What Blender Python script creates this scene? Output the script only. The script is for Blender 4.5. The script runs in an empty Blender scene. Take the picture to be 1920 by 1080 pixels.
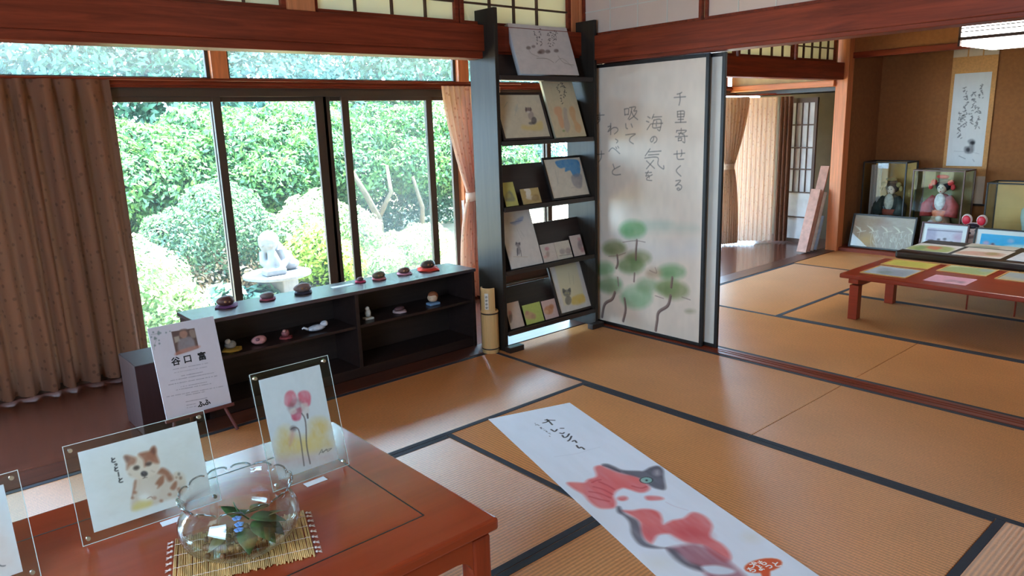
import bpy, bmesh, math, random
import numpy as np
from mathutils import Vector, Matrix
random.seed(7); rng = np.random.default_rng(7)
SC = bpy.context.scene
COL = SC.collection

# ------------------------------------------------------------------ camera, sky, sun, exposure
CAM = np.array([-3.6515, -3.4024, 1.3928]); FPX = 1367.82
YAW, PITCH, ROLL = 0.8570, 0.2230, -0.0323
def _basis():
    ca, sa, cb, sb, cc, sc = math.cos(YAW), math.sin(YAW), math.cos(PITCH), math.sin(PITCH), math.cos(ROLL), math.sin(ROLL)
    f = np.array([ca*cb, sa*cb, -sb]); r = np.array([sa, -ca, 0]); u = np.cross(r, f)
    return cc*r+sc*u, -sc*r+cc*u, f
CR, CU, CF = _basis()
cam = bpy.data.objects.new('camera', bpy.data.cameras.new('camera')); COL.objects.link(cam)
cam.data.sensor_width = 36; cam.data.lens = 36*FPX/1920; cam.data.clip_start = .05
cam.matrix_world = Matrix(((CR[0], CU[0], -CF[0], CAM[0]), (CR[1], CU[1], -CF[1], CAM[1]), (CR[2], CU[2], -CF[2], CAM[2]), (0, 0, 0, 1)))
SC.camera = cam
SC.view_settings.view_transform = 'Standard'; SC.view_settings.look = 'None'
SC.view_settings.gamma = 1; SC.view_settings.use_curve_mapping = False
SC.view_settings.exposure = 0.52
SC.cycles.max_bounces = 14; SC.cycles.transparent_max_bounces = 24; SC.cycles.diffuse_bounces = 5
SC.cycles.caustics_reflective = False; SC.cycles.caustics_refractive = False
SC.cycles.sample_clamp_indirect = 6
w = bpy.data.worlds.new('sky'); SC.world = w; w.use_nodes = True
bg = w.node_tree.nodes['Background']; bg.inputs[0].default_value = (.47, .72, 1, 1); bg.inputs[1].default_value = 23.0
sun = bpy.data.lights.new('sun', 'SUN'); sun.energy = 105; sun.angle = .02; sun.color = (1, .95, .86)
so = bpy.data.objects.new('sun', sun); COL.objects.link(so)
so.rotation_euler = Vector((-.50, -.28, -1.2)).to_track_quat('-Z', 'Y').to_euler()
def portal(loc, rot, sx, sy):
    l = bpy.data.lights.new('window_portal', 'AREA'); l.shape = 'RECTANGLE'; l.size = sx; l.size_y = sy; l.cycles.is_portal = True
    o = bpy.data.objects.new('window_portal', l); COL.objects.link(o); o.location = loc; o.rotation_euler = rot
R90 = math.pi/2
portal((-.8, 1.5, .95), (-R90, 0, 0), 8.2, 1.9)          # veranda windows, light goes to -Y
portal((-5.15, -2.8, 1.45), (0, -R90, 0), .9, 1.7)        # opening added out of view in the left wall, for fill daylight

# ------------------------------------------------------------------ pixel -> plane helpers (measuring the photograph)
def ray(q): return ((q[0]-960)*CR-(q[1]-540)*CU+FPX*CF)/FPX
def onx(q, v): d = ray(q); return CAM+(v-CAM[0])/d[0]*d
def ony(q, v): d = ray(q); return CAM+(v-CAM[1])/d[1]*d
def onz(q, v=0.): d = ray(q); return CAM+(v-CAM[2])/d[2]*d
class Plane:
    """a surface in the room: origin o, unit axes U, V, front normal N"""
    def __init__(s, o, U, V):
        s.o = np.array(o, float); s.U = np.array(U, float); s.U /= np.linalg.norm(s.U)
        s.V = np.array(V, float); s.V -= s.U*(s.V@s.U); s.V /= np.linalg.norm(s.V); s.N = np.cross(s.U, s.V)
    def uv(s, q):
        d = ray(q); t = ((s.o-CAM)@s.N)/(d@s.N); X = CAM+t*d-s.o
        return np.array([X@s.U, X@s.V])
    def P(s, u, v, n=0.): return s.o+s.U*u+s.V*v+s.N*n
def lean(x, y, z, deg): a = math.radians(deg); return Plane((x, y, z), (1, 0, 0), (0, math.sin(a), math.cos(a)))
def cr(ox, oy, k): return lambda x, y: (ox+x/k, oy+y/k)

# ------------------------------------------------------------------ materials
def lin(c): 
    c = np.array(c, float)/255; return np.where(c <= .04045, c/12.92, ((c+.055)/1.055)**2.4)
MATS = {}
def new(name):
    m = bpy.data.materials.new(name); m.use_nodes = True; MATS[name] = m
    nt = m.node_tree; return m, nt, nt.nodes['Principled BSDF']
def N(nt, t, **k):
    n = nt.nodes.new(t)
    for a, b in k.items(): setattr(n, a, b)
    return n
def plain(name, rgb, rough=.6, spec=.5, metal=0, var=.12, vs=8, bump=0, coat=0):
    m, nt, b = new(name); c = lin(rgb)
    tc = N(nt, 'ShaderNodeTexCoord'); no = N(nt, 'ShaderNodeTexNoise'); no.inputs['Scale'].default_value = vs; no.inputs['Detail'].default_value = 4
    nt.links.new(tc.outputs['Object'], no.inputs['Vector'])
    rp = N(nt, 'ShaderNodeValToRGB'); nt.links.new(no.outputs['Fac'], rp.inputs['Fac'])
    rp.color_ramp.elements[0].position = .3; rp.color_ramp.elements[1].position = .7
    rp.color_ramp.elements[0].color = (*(c*(1-var)), 1); rp.color_ramp.elements[1].color = (*np.minimum(c*(1+var), 1), 1)
    nt.links.new(rp.outputs[0], b.inputs['Base Color'])
    b.inputs['Roughness'].default_value = rough; b.inputs['Specular IOR Level'].default_value = spec; b.inputs['Metallic'].default_value = metal
    if coat: b.inputs['Coat Weight'].default_value = coat; b.inputs['Coat Roughness'].default_value = .12
    if bump:
        bp = N(nt, 'ShaderNodeBump'); bp.inputs['Strength'].default_value = bump; bp.inputs['Distance'].default_value = .01
        nt.links.new(no.outputs['Fac'], bp.inputs['Height']); nt.links.new(bp.outputs[0], b.inputs['Normal'])
    return m
def wood(name, rgb, axis='x', rough=.4, spec=.5, var=.35, scale=1., coat=0, planks=0):
    m, nt, b = new(name); c = lin(rgb)
    tc = N(nt, 'ShaderNodeTexCoord'); mp = N(nt, 'ShaderNodeMapping')
    s = {'x': (1.2, 22, 22), 'y': (22, 1.2, 22), 'z': (22, 22, 1.2)}[axis]
    mp.inputs['Scale'].default_value = tuple(v*scale for v in s)
    nt.links.new(tc.outputs['Object'], mp.inputs['Vector'])
    no = N(nt, 'ShaderNodeTexNoise'); no.inputs['Scale'].default_value = 1.6; no.inputs['Detail'].default_value = 6; no.inputs['Roughness'].default_value = .65; no.inputs['Distortion'].default_value = .6
    nt.links.new(mp.outputs[0], no.inputs['Vector'])
    rp = N(nt, 'ShaderNodeValToRGB'); nt.links.new(no.outputs['Fac'], rp.inputs['Fac'])
    rp.color_ramp.elements[0].position = .32; rp.color_ramp.elements[1].position = .68
    rp.color_ramp.elements[0].color = (*(c*(1-var)), 1); rp.color_ramp.elements[1].color = (*np.minimum(c*(1+var), 1), 1)
    out = rp.outputs[0]; hgt = no.outputs['Fac']
    if planks:
        wv = N(nt, 'ShaderNodeTexWave', wave_type='BANDS', bands_direction='Y', wave_profile='SAW'); wv.inputs['Scale'].default_value = planks; 
        nt.links.new(tc.outputs['Object'], wv.inputs['Vector'])
        r2 = N(nt, 'ShaderNodeValToRGB'); nt.links.new(wv.outputs['Fac'], r2.inputs['Fac']); r2.color_ramp.interpolation = 'LINEAR'
        r2.color_ramp.elements[0].color = (.25, .25, .25, 1); r2.color_ramp.elements[1].position = .05; r2.color_ramp.elements[1].color = (1, 1, 1, 1)
        mx = N(nt, 'ShaderNodeMixRGB', blend_type='MULTIPLY'); mx.inputs[0].default_value = 1
        nt.links.new(out, mx.inputs[1]); nt.links.new(r2.outputs[0], mx.inputs[2]); out = mx.outputs[0]
    nt.links.new(out, b.inputs['Base Color'])
    b.inputs['Roughness'].default_value = rough; b.inputs['Specular IOR Level'].default_value = spec
    if coat: b.inputs['Coat Weight'].default_value = coat; b.inputs['Coat Roughness'].default_value = .1
    bp = N(nt, 'ShaderNodeBump'); bp.inputs['Strength'].default_value = .08; bp.inputs['Distance'].default_value = .004
    nt.links.new(hgt, bp.inputs['Height']); nt.links.new(bp.outputs[0], b.inputs['Normal'])
    return m
def tatami(name, rgb, axis):
    """woven rush: fine ribs that run along `axis`"""
    m, nt, b = new(name); c = lin(rgb)
    tc = N(nt, 'ShaderNodeTexCoord')
    wv = N(nt, 'ShaderNodeTexWave', wave_type='BANDS', bands_direction='Y' if axis == 'x' else 'X', wave_profile='SIN'); wv.inputs['Scale'].default_value = 21
    nt.links.new(tc.outputs['Object'], wv.inputs['Vector'])
    mp = N(nt, 'ShaderNodeMapping'); mp.inputs['Scale'].default_value = (300, 40, 1) if axis == 'x' else (40, 300, 1)
    nt.links.new(tc.outputs['Object'], mp.inputs['Vector'])
    no = N(nt, 'ShaderNodeTexNoise'); no.inputs['Scale'].default_value = 1; no.inputs['Detail'].default_value = 3; nt.links.new(mp.outputs[0], no.inputs['Vector'])
    n2 = N(nt, 'ShaderNodeTexNoise'); n2.inputs['Scale'].default_value = 2.2; nt.links.new(tc.outputs['Object'], n2.inputs['Vector'])
    ad = N(nt, 'ShaderNodeMath', operation='MULTIPLY_ADD'); nt.links.new(wv.outputs['Fac'], ad.inputs[0]); ad.inputs[1].default_value = .62; nt.links.new(no.outputs['Fac'], ad.inputs[2])
    a2 = N(nt, 'ShaderNodeMath', operation='MULTIPLY_ADD'); nt.links.new(n2.outputs['Fac'], a2.inputs[0]); a2.inputs[1].default_value = .5; nt.links.new(ad.outputs[0], a2.inputs[2])
    rp = N(nt, 'ShaderNodeValToRGB'); nt.links.new(a2.outputs[0], rp.inputs['Fac'])
    rp.color_ramp.elements[0].position = .30; rp.color_ramp.elements[1].position = 1.0; sc_ = N(nt, 'ShaderNodeMath', operation='MULTIPLY'); nt.links.new(a2.outputs[0], sc_.inputs[0]); sc_.inputs[1].default_value = .62; nt.links.new(sc_.outputs[0], rp.inputs['Fac'])
    rp.color_ramp.elements[0].color = (*(c*.62), 1); rp.color_ramp.elements[1].color = (*np.minimum(c*1.45, 1), 1)
    nt.links.new(rp.outputs[0], b.inputs['Base Color'])
    bp = N(nt, 'ShaderNodeBump'); bp.inputs['Strength'].default_value = .10; bp.inputs['Distance'].default_value = .002
    nt.links.new(wv.outputs['Fac'], bp.inputs['Height']); nt.links.new(bp.outputs[0], b.inputs['Normal'])
    # strands of rush lie across the mat: the gloss spreads across them and stays tight along them
    b.inputs['Roughness'].default_value = .42 if axis == 'x' else .5; b.inputs['Specular IOR Level'].default_value = .9 if axis == 'x' else .5
    b.inputs['Anisotropic'].default_value = .96; b.inputs['IOR'].default_value = 1.72 if axis == 'x' else 1.5; tg = N(nt, 'ShaderNodeCombineXYZ'); tg.inputs[0 if axis == 'x' else 1].default_value = 1.0
    nt.links.new(tg.outputs[0], b.inputs['Tangent'])
    return m
def clear(name, tint=(1, 1, 1), refl=.6, rough=0., haze=0., hazecol=(.9, .95, 1)):
    """thin clear sheet: see-through plus a Fresnel reflection (and dust, if any)"""
    m = bpy.data.materials.new(name); m.use_nodes = True; nt = m.node_tree; nt.nodes.clear(); MATS[name] = m
    o = N(nt, 'ShaderNodeOutputMaterial'); t = N(nt, 'ShaderNodeBsdfTransparent'); t.inputs[0].default_value = (*tint, 1)
    g = N(nt, 'ShaderNodeBsdfGlossy'); g.inputs['Roughness'].default_value = rough
    lw_ = N(nt, 'ShaderNodeLayerWeight'); lw_.inputs[0].default_value = .5
    pw = N(nt, 'ShaderNodeMath', operation='POWER'); nt.links.new(lw_.outputs['Facing'], pw.inputs[0]); pw.inputs[1].default_value = 4.0
    fr = N(nt, 'ShaderNodeMath', operation='MULTIPLY_ADD'); nt.links.new(pw.outputs[0], fr.inputs[0]); fr.inputs[1].default_value = .9; fr.inputs[2].default_value = .035
    mu = N(nt, 'ShaderNodeMath', operation='MULTIPLY'); mu.use_clamp = True; nt.links.new(fr.outputs[0], mu.inputs[0]); mu.inputs[1].default_value = refl
    mx = N(nt, 'ShaderNodeMixShader'); nt.links.new(mu.outputs[0], mx.inputs[0]); nt.links.new(t.outputs[0], mx.inputs[1]); nt.links.new(g.outputs[0], mx.inputs[2])
    res = mx.outputs[0]
    if haze:
        tl = N(nt, 'ShaderNodeBsdfTranslucent'); tl.inputs[0].default_value = (*hazecol, 1)
        m2 = N(nt, 'ShaderNodeMixShader'); m2.inputs[0].default_value = haze
        nt.links.new(res, m2.inputs[1]); nt.links.new(tl.outputs[0], m2.inputs[2]); res = m2.outputs[0]
    nt.links.new(res, o.inputs[0]); return m
def cloth(name, rgb, trans=.3, dots=None, rough=.85):
    m, nt, b = new(name); c = lin(rgb)
    tc = N(nt, 'ShaderNodeTexCoord')
    vo = N(nt, 'ShaderNodeTexVoronoi'); vo.inputs['Scale'].default_value = 22; nt.links.new(tc.outputs['Object'], vo.inputs['Vector'])
    rp = N(nt, 'ShaderNodeValToRGB'); nt.links.new(vo.outputs['Distance'], rp.inputs['Fac'])
    d = lin(dots) if dots else c*.85
    rp.color_ramp.elements[0].position = .16; rp.color_ramp.elements[1].position = .26
    rp.color_ramp.elements[0].color = (*d, 1); rp.color_ramp.elements[1].color = (*c, 1)
    nt.links.new(rp.outputs[0], b.inputs['Base Color']); b.inputs['Roughness'].default_value = rough; b.inputs['Specular IOR Level'].default_value = .2
    no = N(nt, 'ShaderNodeTexNoise'); no.inputs['Scale'].default_value = 260; nt.links.new(tc.outputs['Object'], no.inputs['Vector'])
    bp = N(nt, 'ShaderNodeBump'); bp.inputs['Strength'].default_value = .25; bp.inputs['Distance'].default_value = .002
    nt.links.new(no.outputs['Fac'], bp.inputs['Height']); nt.links.new(bp.outputs[0], b.inputs['Normal'])
    tl = N(nt, 'ShaderNodeBsdfTranslucent'); nt.links.new(rp.outputs[0], tl.inputs[0])
    mx = N(nt, 'ShaderNodeMixShader'); mx.inputs[0].default_value = trans
    nt.links.new(b.outputs[0], mx.inputs[1]); nt.links.new(tl.outputs[0], mx.inputs[2])
    nt.links.new(mx.outputs[0], nt.nodes['Material Output'].inputs[0]); return m
def leafmat(name, rgb, rgb2, trans=.35, sc=3.):
    m, nt, b = new(name)
    tc = N(nt, 'ShaderNodeTexCoord'); no = N(nt, 'ShaderNodeTexNoise'); no.inputs['Scale'].default_value = sc; no.inputs['Detail'].default_value = 5
    nt.links.new(tc.outputs['Object'], no.inputs['Vector'])
    rp = N(nt, 'ShaderNodeValToRGB'); nt.links.new(no.outputs['Fac'], rp.inputs['Fac'])
    rp.color_ramp.elements[0].position = .35; rp.color_ramp.elements[1].position = .65
    rp.color_ramp.elements[0].color = (*lin(rgb), 1); rp.color_ramp.elements[1].color = (*lin(rgb2), 1)
    nt.links.new(rp.outputs[0], b.inputs['Base Color']); b.inputs['Roughness'].default_value = .45
    tl = N(nt, 'ShaderNodeBsdfTranslucent'); nt.links.new(rp.outputs[0], tl.inputs[0])
    mx = N(nt, 'ShaderNodeMixShader'); mx.inputs[0].default_value = trans
    nt.links.new(b.outputs[0], mx.inputs[1]); nt.links.new(tl.outputs[0], mx.inputs[2])
    nt.links.new(mx.outputs[0], nt.nodes['Material Output'].inputs[0]); return m
def paintmat(name, rough=.8, trans=0.):
    m, nt, b = new(name); at = N(nt, 'ShaderNodeAttribute', attribute_name='paint')
    nt.links.new(at.outputs['Color'], b.inputs['Base Color']); b.inputs['Roughness'].default_value = rough; b.inputs['Specular IOR Level'].default_value = .3
    return m
def emit(name, rgb, s):
    m, nt, b = new(name); b.inputs['Base Color'].default_value = (.8, .8, .8, 1)
    b.inputs['Emission Color'].default_value = (*rgb, 1); b.inputs['Emission Strength'].default_value = s; return m

wood_x = wood('red_brown_wood', (124, 50, 28), 'x', spec=.2); wood_y = wood('red_brown_wood_y', (124, 50, 28), 'y', spec=.2); post_lit = wood('red_brown_post', (212, 128, 80), 'z', spec=.3, var=.2); beam_lit = wood('pale_beam', (212, 128, 80), 'y', spec=.3, var=.2); dim_wall = plain('dim_plaster', (96, 82, 66), .95)  # posts and lit beam: red-brown wood with window light put into its colour
dark_z = wood('dark_stained_wood', (46, 38, 32), 'z', rough=.40, var=.25, spec=.22); dark_x = wood('dark_stained_wood_x', (50, 38, 34), 'x', rough=.42, var=.25)
shelf_w = wood('dark_shelf_wood', (46, 32, 29), 'x', rough=.34, var=.25, spec=.4)
bars = plain('lattice_wood', (78, 48, 32), .6); sash = plain('bronze_sash', (74, 58, 46), .45, vs=3)
deck = wood('veranda_boards', (92, 52, 42), 'x', rough=.26, var=.45, planks=1.15, coat=.3)
table_x = wood('lacquered_table', (150, 58, 30), 'x', rough=.18, var=.10, spec=.6, scale=.5); table_y = wood('lacquered_table_y', (150, 58, 30), 'y', rough=.18, var=.10, spec=.6, scale=.5)
table2_w = wood('orange_lacquer', (146, 50, 27), 'y', rough=.3, var=.15)
black_lac = plain('black_lacquer', (44, 30, 24), .3); ebony = plain('dark_line', (30, 24, 22), .5)
tat_x = tatami('tatami_rush_x', (200, 136, 84), 'x'); tat_y = tatami('tatami_rush_y', (200, 136, 84), 'y')
heri = plain('border_cloth', (42, 44, 54), .8, vs=60)
plaster = plain('sand_plaster', (146, 92, 50), .95, vs=30, var=.1, bump=.1); pale_wall = plain('beige_plaster', (190, 160, 120), .95)
ceil_m = wood('ceiling_boards', (150, 112, 78), 'x', rough=.6)
paper_m = cloth('shoji_paper', (236, 228, 206), trans=.55, dots=(236, 228, 206)); ranma_m = plain('transom_paper', (216, 188, 170), .9, var=.03)
white_paper = plain('white_paper', (232, 234, 240), .75, var=.02); offwhite = plain('mount_board', (214, 204, 190), .8, var=.03)
glass_m = clear('window_glass', (.96, .98, .97), .5, haze=.007); glass_up = clear('dusty_glass', (.95, .98, .98), .5, haze=.075); screen_m = clear('insect_screen', (.86, .88, .86), .1, haze=.022)  # milky veil mixed into the panes stands for haze and glare over the garden
bowl_m = clear('bowl_glass', (.97, .985, .98), 1.2); acry_m = clear('acrylic_sheet', (.95, .97, .955), .4); acry_edge = plain('acrylic_edge', (205, 215, 205), .2, var=.03); case_glass = clear('case_glass', (.93, .95, .93), .55)
water_m = clear('water_surface', (.93, .96, .90), 1.2)
chrome = plain('chrome', (200, 200, 205), .2, metal=1, var=.02)
curt_l = cloth('brown_curtain', (132, 92, 72), .06, (110, 76, 60)); curt_r = cloth('pink_beige_curtain', (238, 204, 184), .55, (214, 166, 146)); curt_f = cloth('beige_curtain', (208, 180, 158), .36, (190, 158, 136)); sheer = cloth('sheer_curtain', (236, 238, 244), .6, (225, 228, 236))
paint_m = paintmat('painted_paper'); paint_gloss = paintmat('printed_sheet', .55)
bamboo_m = wood('bamboo', (208, 168, 112), 'z', rough=.4, var=.12); straw_m = wood('straw', (196, 152, 92), 'y', rough=.6, var=.35); fringe_m = plain('fringe_thread', (214, 190, 176), .9)
ink = plain('black_ink', (28, 26, 26), .8); ink_w = plain('white_lettering', (250, 240, 235), .8, var=.02)
stone_m = plain('pale_stone', (92, 92, 96), .85, vs=20, bump=.2); soil = plain('garden_soil', (120, 110, 84), .95, vs=3, var=.3)
gold_m = plain('gold_panel', (196, 160, 90), .5, metal=.2, var=.1)
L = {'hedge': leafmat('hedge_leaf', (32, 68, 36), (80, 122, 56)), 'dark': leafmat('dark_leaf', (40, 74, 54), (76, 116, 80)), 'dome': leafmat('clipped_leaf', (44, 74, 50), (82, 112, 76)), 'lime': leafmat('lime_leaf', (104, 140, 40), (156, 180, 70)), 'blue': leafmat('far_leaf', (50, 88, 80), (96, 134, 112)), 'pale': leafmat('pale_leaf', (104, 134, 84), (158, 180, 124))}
bark = plain('bark', (78, 62, 44), .9, vs=15, var=.3, bump=.4)

# ------------------------------------------------------------------ mesh builder
class MB:
    def __init__(s): s.v = []; s.f = []; s.m = []; s.cur = 0
    def add(s, V, F):
        k = len(s.v); s.v += [tuple(map(float, p)) for p in V]; s.f += [tuple(i+k for i in f) for f in F]; s.m += [s.cur]*len(F); return s
    def mat(s, i): s.cur = i; return s
    def box(s, x0, x1, y0, y1, z0, z1, T=None):
        V = [(x, y, z) for z in (z0, z1) for y in (y0, y1) for x in (x0, x1)]
        if T: V = [T(*p) for p in V]
        return s.add(V, [(0, 2, 3, 1), (4, 5, 7, 6), (0, 1, 5, 4), (2, 6, 7, 3), (0, 4, 6, 2), (1, 3, 7, 5)])
    def tube(s, pts, r, n=8, caps=True):
        pts = [np.array(p, float) for p in pts]; R = r if hasattr(r, '__len__') else [r]*len(pts); V = []; F = []
        up = np.array([0, 0, 1.]); prev = None
        for i, p in enumerate(pts):
            t = pts[min(i+1, len(pts)-1)]-pts[max(i-1, 0)]; t /= np.linalg.norm(t)+1e-9
            if prev is None:
                a = np.cross(t, up if abs(t[2]) < .9 else np.array([1., 0, 0]))
            else: a = prev-t*(prev@t)
            a /= np.linalg.norm(a)+1e-9; prev = a; b = np.cross(t, a)
            for k in range(n):
                an = 2*math.pi*k/n; V.append(p+R[i]*(math.cos(an)*a+math.sin(an)*b))
        for i in range(len(pts)-1):
            for k in range(n): F.append((i*n+k, i*n+(k+1) % n, (i+1)*n+(k+1) % n, (i+1)*n+k))
        if caps: F += [tuple(range(n-1, -1, -1)), tuple(range((len(pts)-1)*n, len(pts)*n))]
        return s.add(V, F)
    def lathe(s, prof, c, n=32, wob=None):
        V = []; F = []
        for i, (r, z) in enumerate(prof):
            for k in range(n):
                a = 2*math.pi*k/n; rr, zz = (r, z) if wob is None else wob(i, a, r, z)
                V.append((c[0]+rr*math.cos(a), c[1]+rr*math.sin(a), c[2]+zz))
        for i in range(len(prof)-1):
            for k in range(n): F.append((i*n+k, i*n+(k+1) % n, (i+1)*n+(k+1) % n, (i+1)*n+k))
        if prof[0][0] > 0: pass
        return s.add(V, F)
    def ball(s, c, r, n=14, T=None, sq=1.):
        r = r if hasattr(r, '__len__') else (r, r, r); V = []; F = []; h = n//2
        for i in range(h+1):
            th = math.pi*i/h
            for k in range(n):
                ph = 2*math.pi*k/n; d = np.array([math.sin(th)*math.cos(ph), math.sin(th)*math.sin(ph), math.cos(th)])
                if T is not None: p = np.array(c)+T@(d*np.array(r))
                else: p = np.array(c)+d*np.array(r)
                V.append(p)
        for i in range(h):
            for k in range(n): F.append((i*n+k, (i+1)*n+k, (i+1)*n+(k+1) % n, i*n+(k+1) % n))
        return s.add(V, F)
    def prism(s, poly, P0, P1):
        """poly 2D list; P0/P1 map (a,b) to the two end faces"""
        n = len(poly); V = [P0(*p) for p in poly]+[P1(*p) for p in poly]
        return s.add(V, [tuple(range(n-1, -1, -1)), tuple(range(n, 2*n))]+[(i, (i+1) % n, n+(i+1) % n, n+i) for i in range(n)])
    def build(s, name, mat, parent=None, bev=0., smooth=False, seg=2):
        me = bpy.data.meshes.new(name); me.from_pydata(s.v, [], s.f)
        for mm in (mat if isinstance(mat, (list, tuple)) else [mat]): me.materials.append(mm)
        if len(me.materials) > 1: me.polygons.foreach_set('material_index', s.m)
        bm = bmesh.new(); bm.from_mesh(me)
        if smooth: bmesh.ops.remove_doubles(bm, verts=bm.verts, dist=1e-6)
        bmesh.ops.recalc_face_normals(bm, faces=bm.faces); bm.to_mesh(me); bm.free()
        if smooth: me.polygons.foreach_set('use_smooth', [True]*len(me.polygons))
        o = link(name, me, parent)
        if bev:
            b = o.modifiers.new('bevel', 'BEVEL'); b.width = bev; b.segments = seg; b.limit_method = 'ANGLE'; b.angle_limit = math.radians(40)
        if smooth == 'auto': pass
        return o
def wpos(p):
    v = Vector((0, 0, 0))
    while p is not None: v = v+p.location; p = p.parent
    return v
def link(name, me, parent=None):
    o = bpy.data.objects.new(name, me); COL.objects.link(o)
    if parent is not None: o.parent = parent; o.location = -wpos(parent)
    return o
def thing(name, label, cat, loc, group=None):
    o = bpy.data.objects.new(name, None); COL.objects.link(o); o.location = tuple(map(float, loc)); o.empty_display_size = .05
    return tag(o, label, cat, group)
def tag(o, label, cat, group=None, kind=None):
    o['label'] = label; o['category'] = cat
    if group: o['group'] = group
    if kind: o['kind'] = kind
    return o
def st(o): o['kind'] = 'structure'; return o
def BX(*a, T=None): return MB().box(*a, T=T)

# ------------------------------------------------------------------ painter: a colour grid on a real sheet
def _noise(nx, ny, n, seed):
    g = np.random.default_rng(seed).random((n+2, n+2)); x = np.linspace(0, n, nx); y = np.linspace(0, n, ny)
    xi = np.minimum(x.astype(int), n-1); yi = np.minimum(y.astype(int), n-1); fx = x-xi; fy = y-yi
    fx = fx*fx*(3-2*fx); fy = fy*fy*(3-2*fy)
    a = g[np.ix_(yi, xi)]; b = g[np.ix_(yi, xi+1)]; c = g[np.ix_(yi+1, xi)]; d = g[np.ix_(yi+1, xi+1)]
    return (a*(1-fx)+b*fx)*(1-fy)[:, None]+(c*(1-fx)+d*fx)*fy[:, None]
def smoothpts(P, closed=True, k=6):
    P = np.array(P, float); n = len(P); out = []
    rngi = range(n) if closed else range(n-1)
    for i in rngi:
        p0, p1, p2, p3 = (P[(i-1) % n], P[i], P[(i+1) % n], P[(i+2) % n]) if closed else (P[max(i-1, 0)], P[i], P[i+1], P[min(i+2, n-1)])
        for t in np.linspace(0, 1, k, endpoint=False):
            out.append(.5*((2*p1)+(-p0+p2)*t+(2*p0-5*p1+4*p2-p3)*t*t+(-p0+3*p1-3*p2+p3)*t**3))
    if not closed: out.append(P[-1])
    return np.array(out)
class Art:
    def __init__(s, plane, u0, u1, v0, v1, cell, base, m=None, mott=.03, seed=1):
        s.pl = plane; s.r = (u0, u1, v0, v1); s.nx = max(4, int((u1-u0)/cell)+1); s.ny = max(4, int((v1-v0)/cell)+1)
        s.u = np.linspace(u0, u1, s.nx); s.v = np.linspace(v0, v1, s.ny); s.X, s.Y = np.meshgrid(s.u, s.v); s.cell = cell
        s.C = np.ones((s.ny, s.nx, 3))*np.array(base, float); s.m = m
        s.nz = .6*_noise(s.nx, s.ny, 12, seed)+.4*_noise(s.nx, s.ny, 34, seed+5)
        s.C *= (1+mott*(s.nz[..., None]-.5)*2)
    def q(s, pts):
        if s.m is None: return np.array(pts, float)
        return np.array([s.pl.uv(s.m(*p)) for p in pts])
    def _mix(s, sl, a, col): s.C[sl] += (np.array(col, float)-s.C[sl])*np.clip(a, 0, 1)[..., None]
    def _box(s, P, pad):
        i0, i1 = np.searchsorted(s.u, [P[:, 0].min()-pad, P[:, 0].max()+pad]); j0, j1 = np.searchsorted(s.v, [P[:, 1].min()-pad, P[:, 1].max()+pad])
        return (slice(j0, j1), slice(i0, i1))
    def poly(s, pts, col, soft=1.5, a=1., mot=.35, sm=True):
        P = s.q(pts); P = smoothpts(P, True, 5) if sm else P; so = soft*s.cell; sl = s._box(P, so*2); X = s.X[sl]; Y = s.Y[sl]
        if X.size == 0: return s
        d = np.full(X.shape, 1e9); ins = np.zeros(X.shape, bool); n = len(P)
        for i in range(n):
            (x1, y1), (x2, y2) = P[i], P[(i+1) % n]; ex, ey = x2-x1, y2-y1
            t = np.clip(((X-x1)*ex+(Y-y1)*ey)/(ex*ex+ey*ey+1e-12), 0, 1); d = np.minimum(d, np.hypot(X-x1-t*ex, Y-y1-t*ey))
            if abs(ey) > 1e-12: ins ^= ((y1 > Y) != (y2 > Y)) & (X < (x2-x1)*(Y-y1)/ey+x1)
        sd = np.where(ins, -d, d); al = np.clip(.5-sd/so/2, 0, 1)*a*(1-mot*s.nz[sl])
        s._mix(sl, al, col); return s
    def ell(s, c, rx, ry, col, soft=1.5, a=1., rot=0., mot=.35):
        k = 18; r = math.radians(rot); pts = [(c[0]+rx*math.cos(t)*math.cos(r)-ry*math.sin(t)*math.sin(r), c[1]+rx*math.cos(t)*math.sin(r)+ry*math.sin(t)*math.cos(r)) for t in np.linspace(0, 2*math.pi, k, endpoint=False)]
        return s.poly(pts, col, soft, a, mot, sm=False)
    def line(s, pts, wd, col, a=1., sm=True, soft=.8):
        """wd in metres"""
        P = s.q(pts); P = smoothpts(P, False, 5) if sm and len(P) > 2 else P; so = soft*s.cell; sl = s._box(P, wd+so*2); X = s.X[sl]; Y = s.Y[sl]
        if X.size == 0: return s
        d = np.full(X.shape, 1e9)
        for i in range(len(P)-1):
            (x1, y1), (x2, y2) = P[i], P[i+1]; ex, ey = x2-x1, y2-y1
            t = np.clip(((X-x1)*ex+(Y-y1)*ey)/(ex*ex+ey*ey+1e-12), 0, 1); d = np.minimum(d, np.hypot(X-x1-t*ex, Y-y1-t*ey))
        s._mix(sl, np.clip(.5-(d-wd/2)/so/2, 0, 1)*a, col); return s
    def glyph(s, ch, c, size, wd, col, sx=1., a=1., rot=0.):
        r = math.radians(rot)
        for stx in GL[ch]:
            s.line([(c[0]+((x-.5)*sx*math.cos(r)-(y-.5)*math.sin(r))*size, c[1]+((x-.5)*sx*math.sin(r)+(y-.5)*math.cos(r))*size) for x, y in stx], wd, col, a)
        return s
    def scrib(s, c, size, n, wd, col, seed=0, a=.8, hx=1.):
        """a small illegible brush mark"""
        g = random.Random(seed)
        for _ in range(n):
            p = [(c[0]+(g.random()-.5)*size*hx, c[1]+(g.random()-.5)*size)]
            for _ in range(2): p.append((p[-1][0]+(g.random()-.5)*size*.8*hx, p[-1][1]+(g.random()-.35)*size*.6))
            s.line(p, wd, col, a)
        return s
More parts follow.
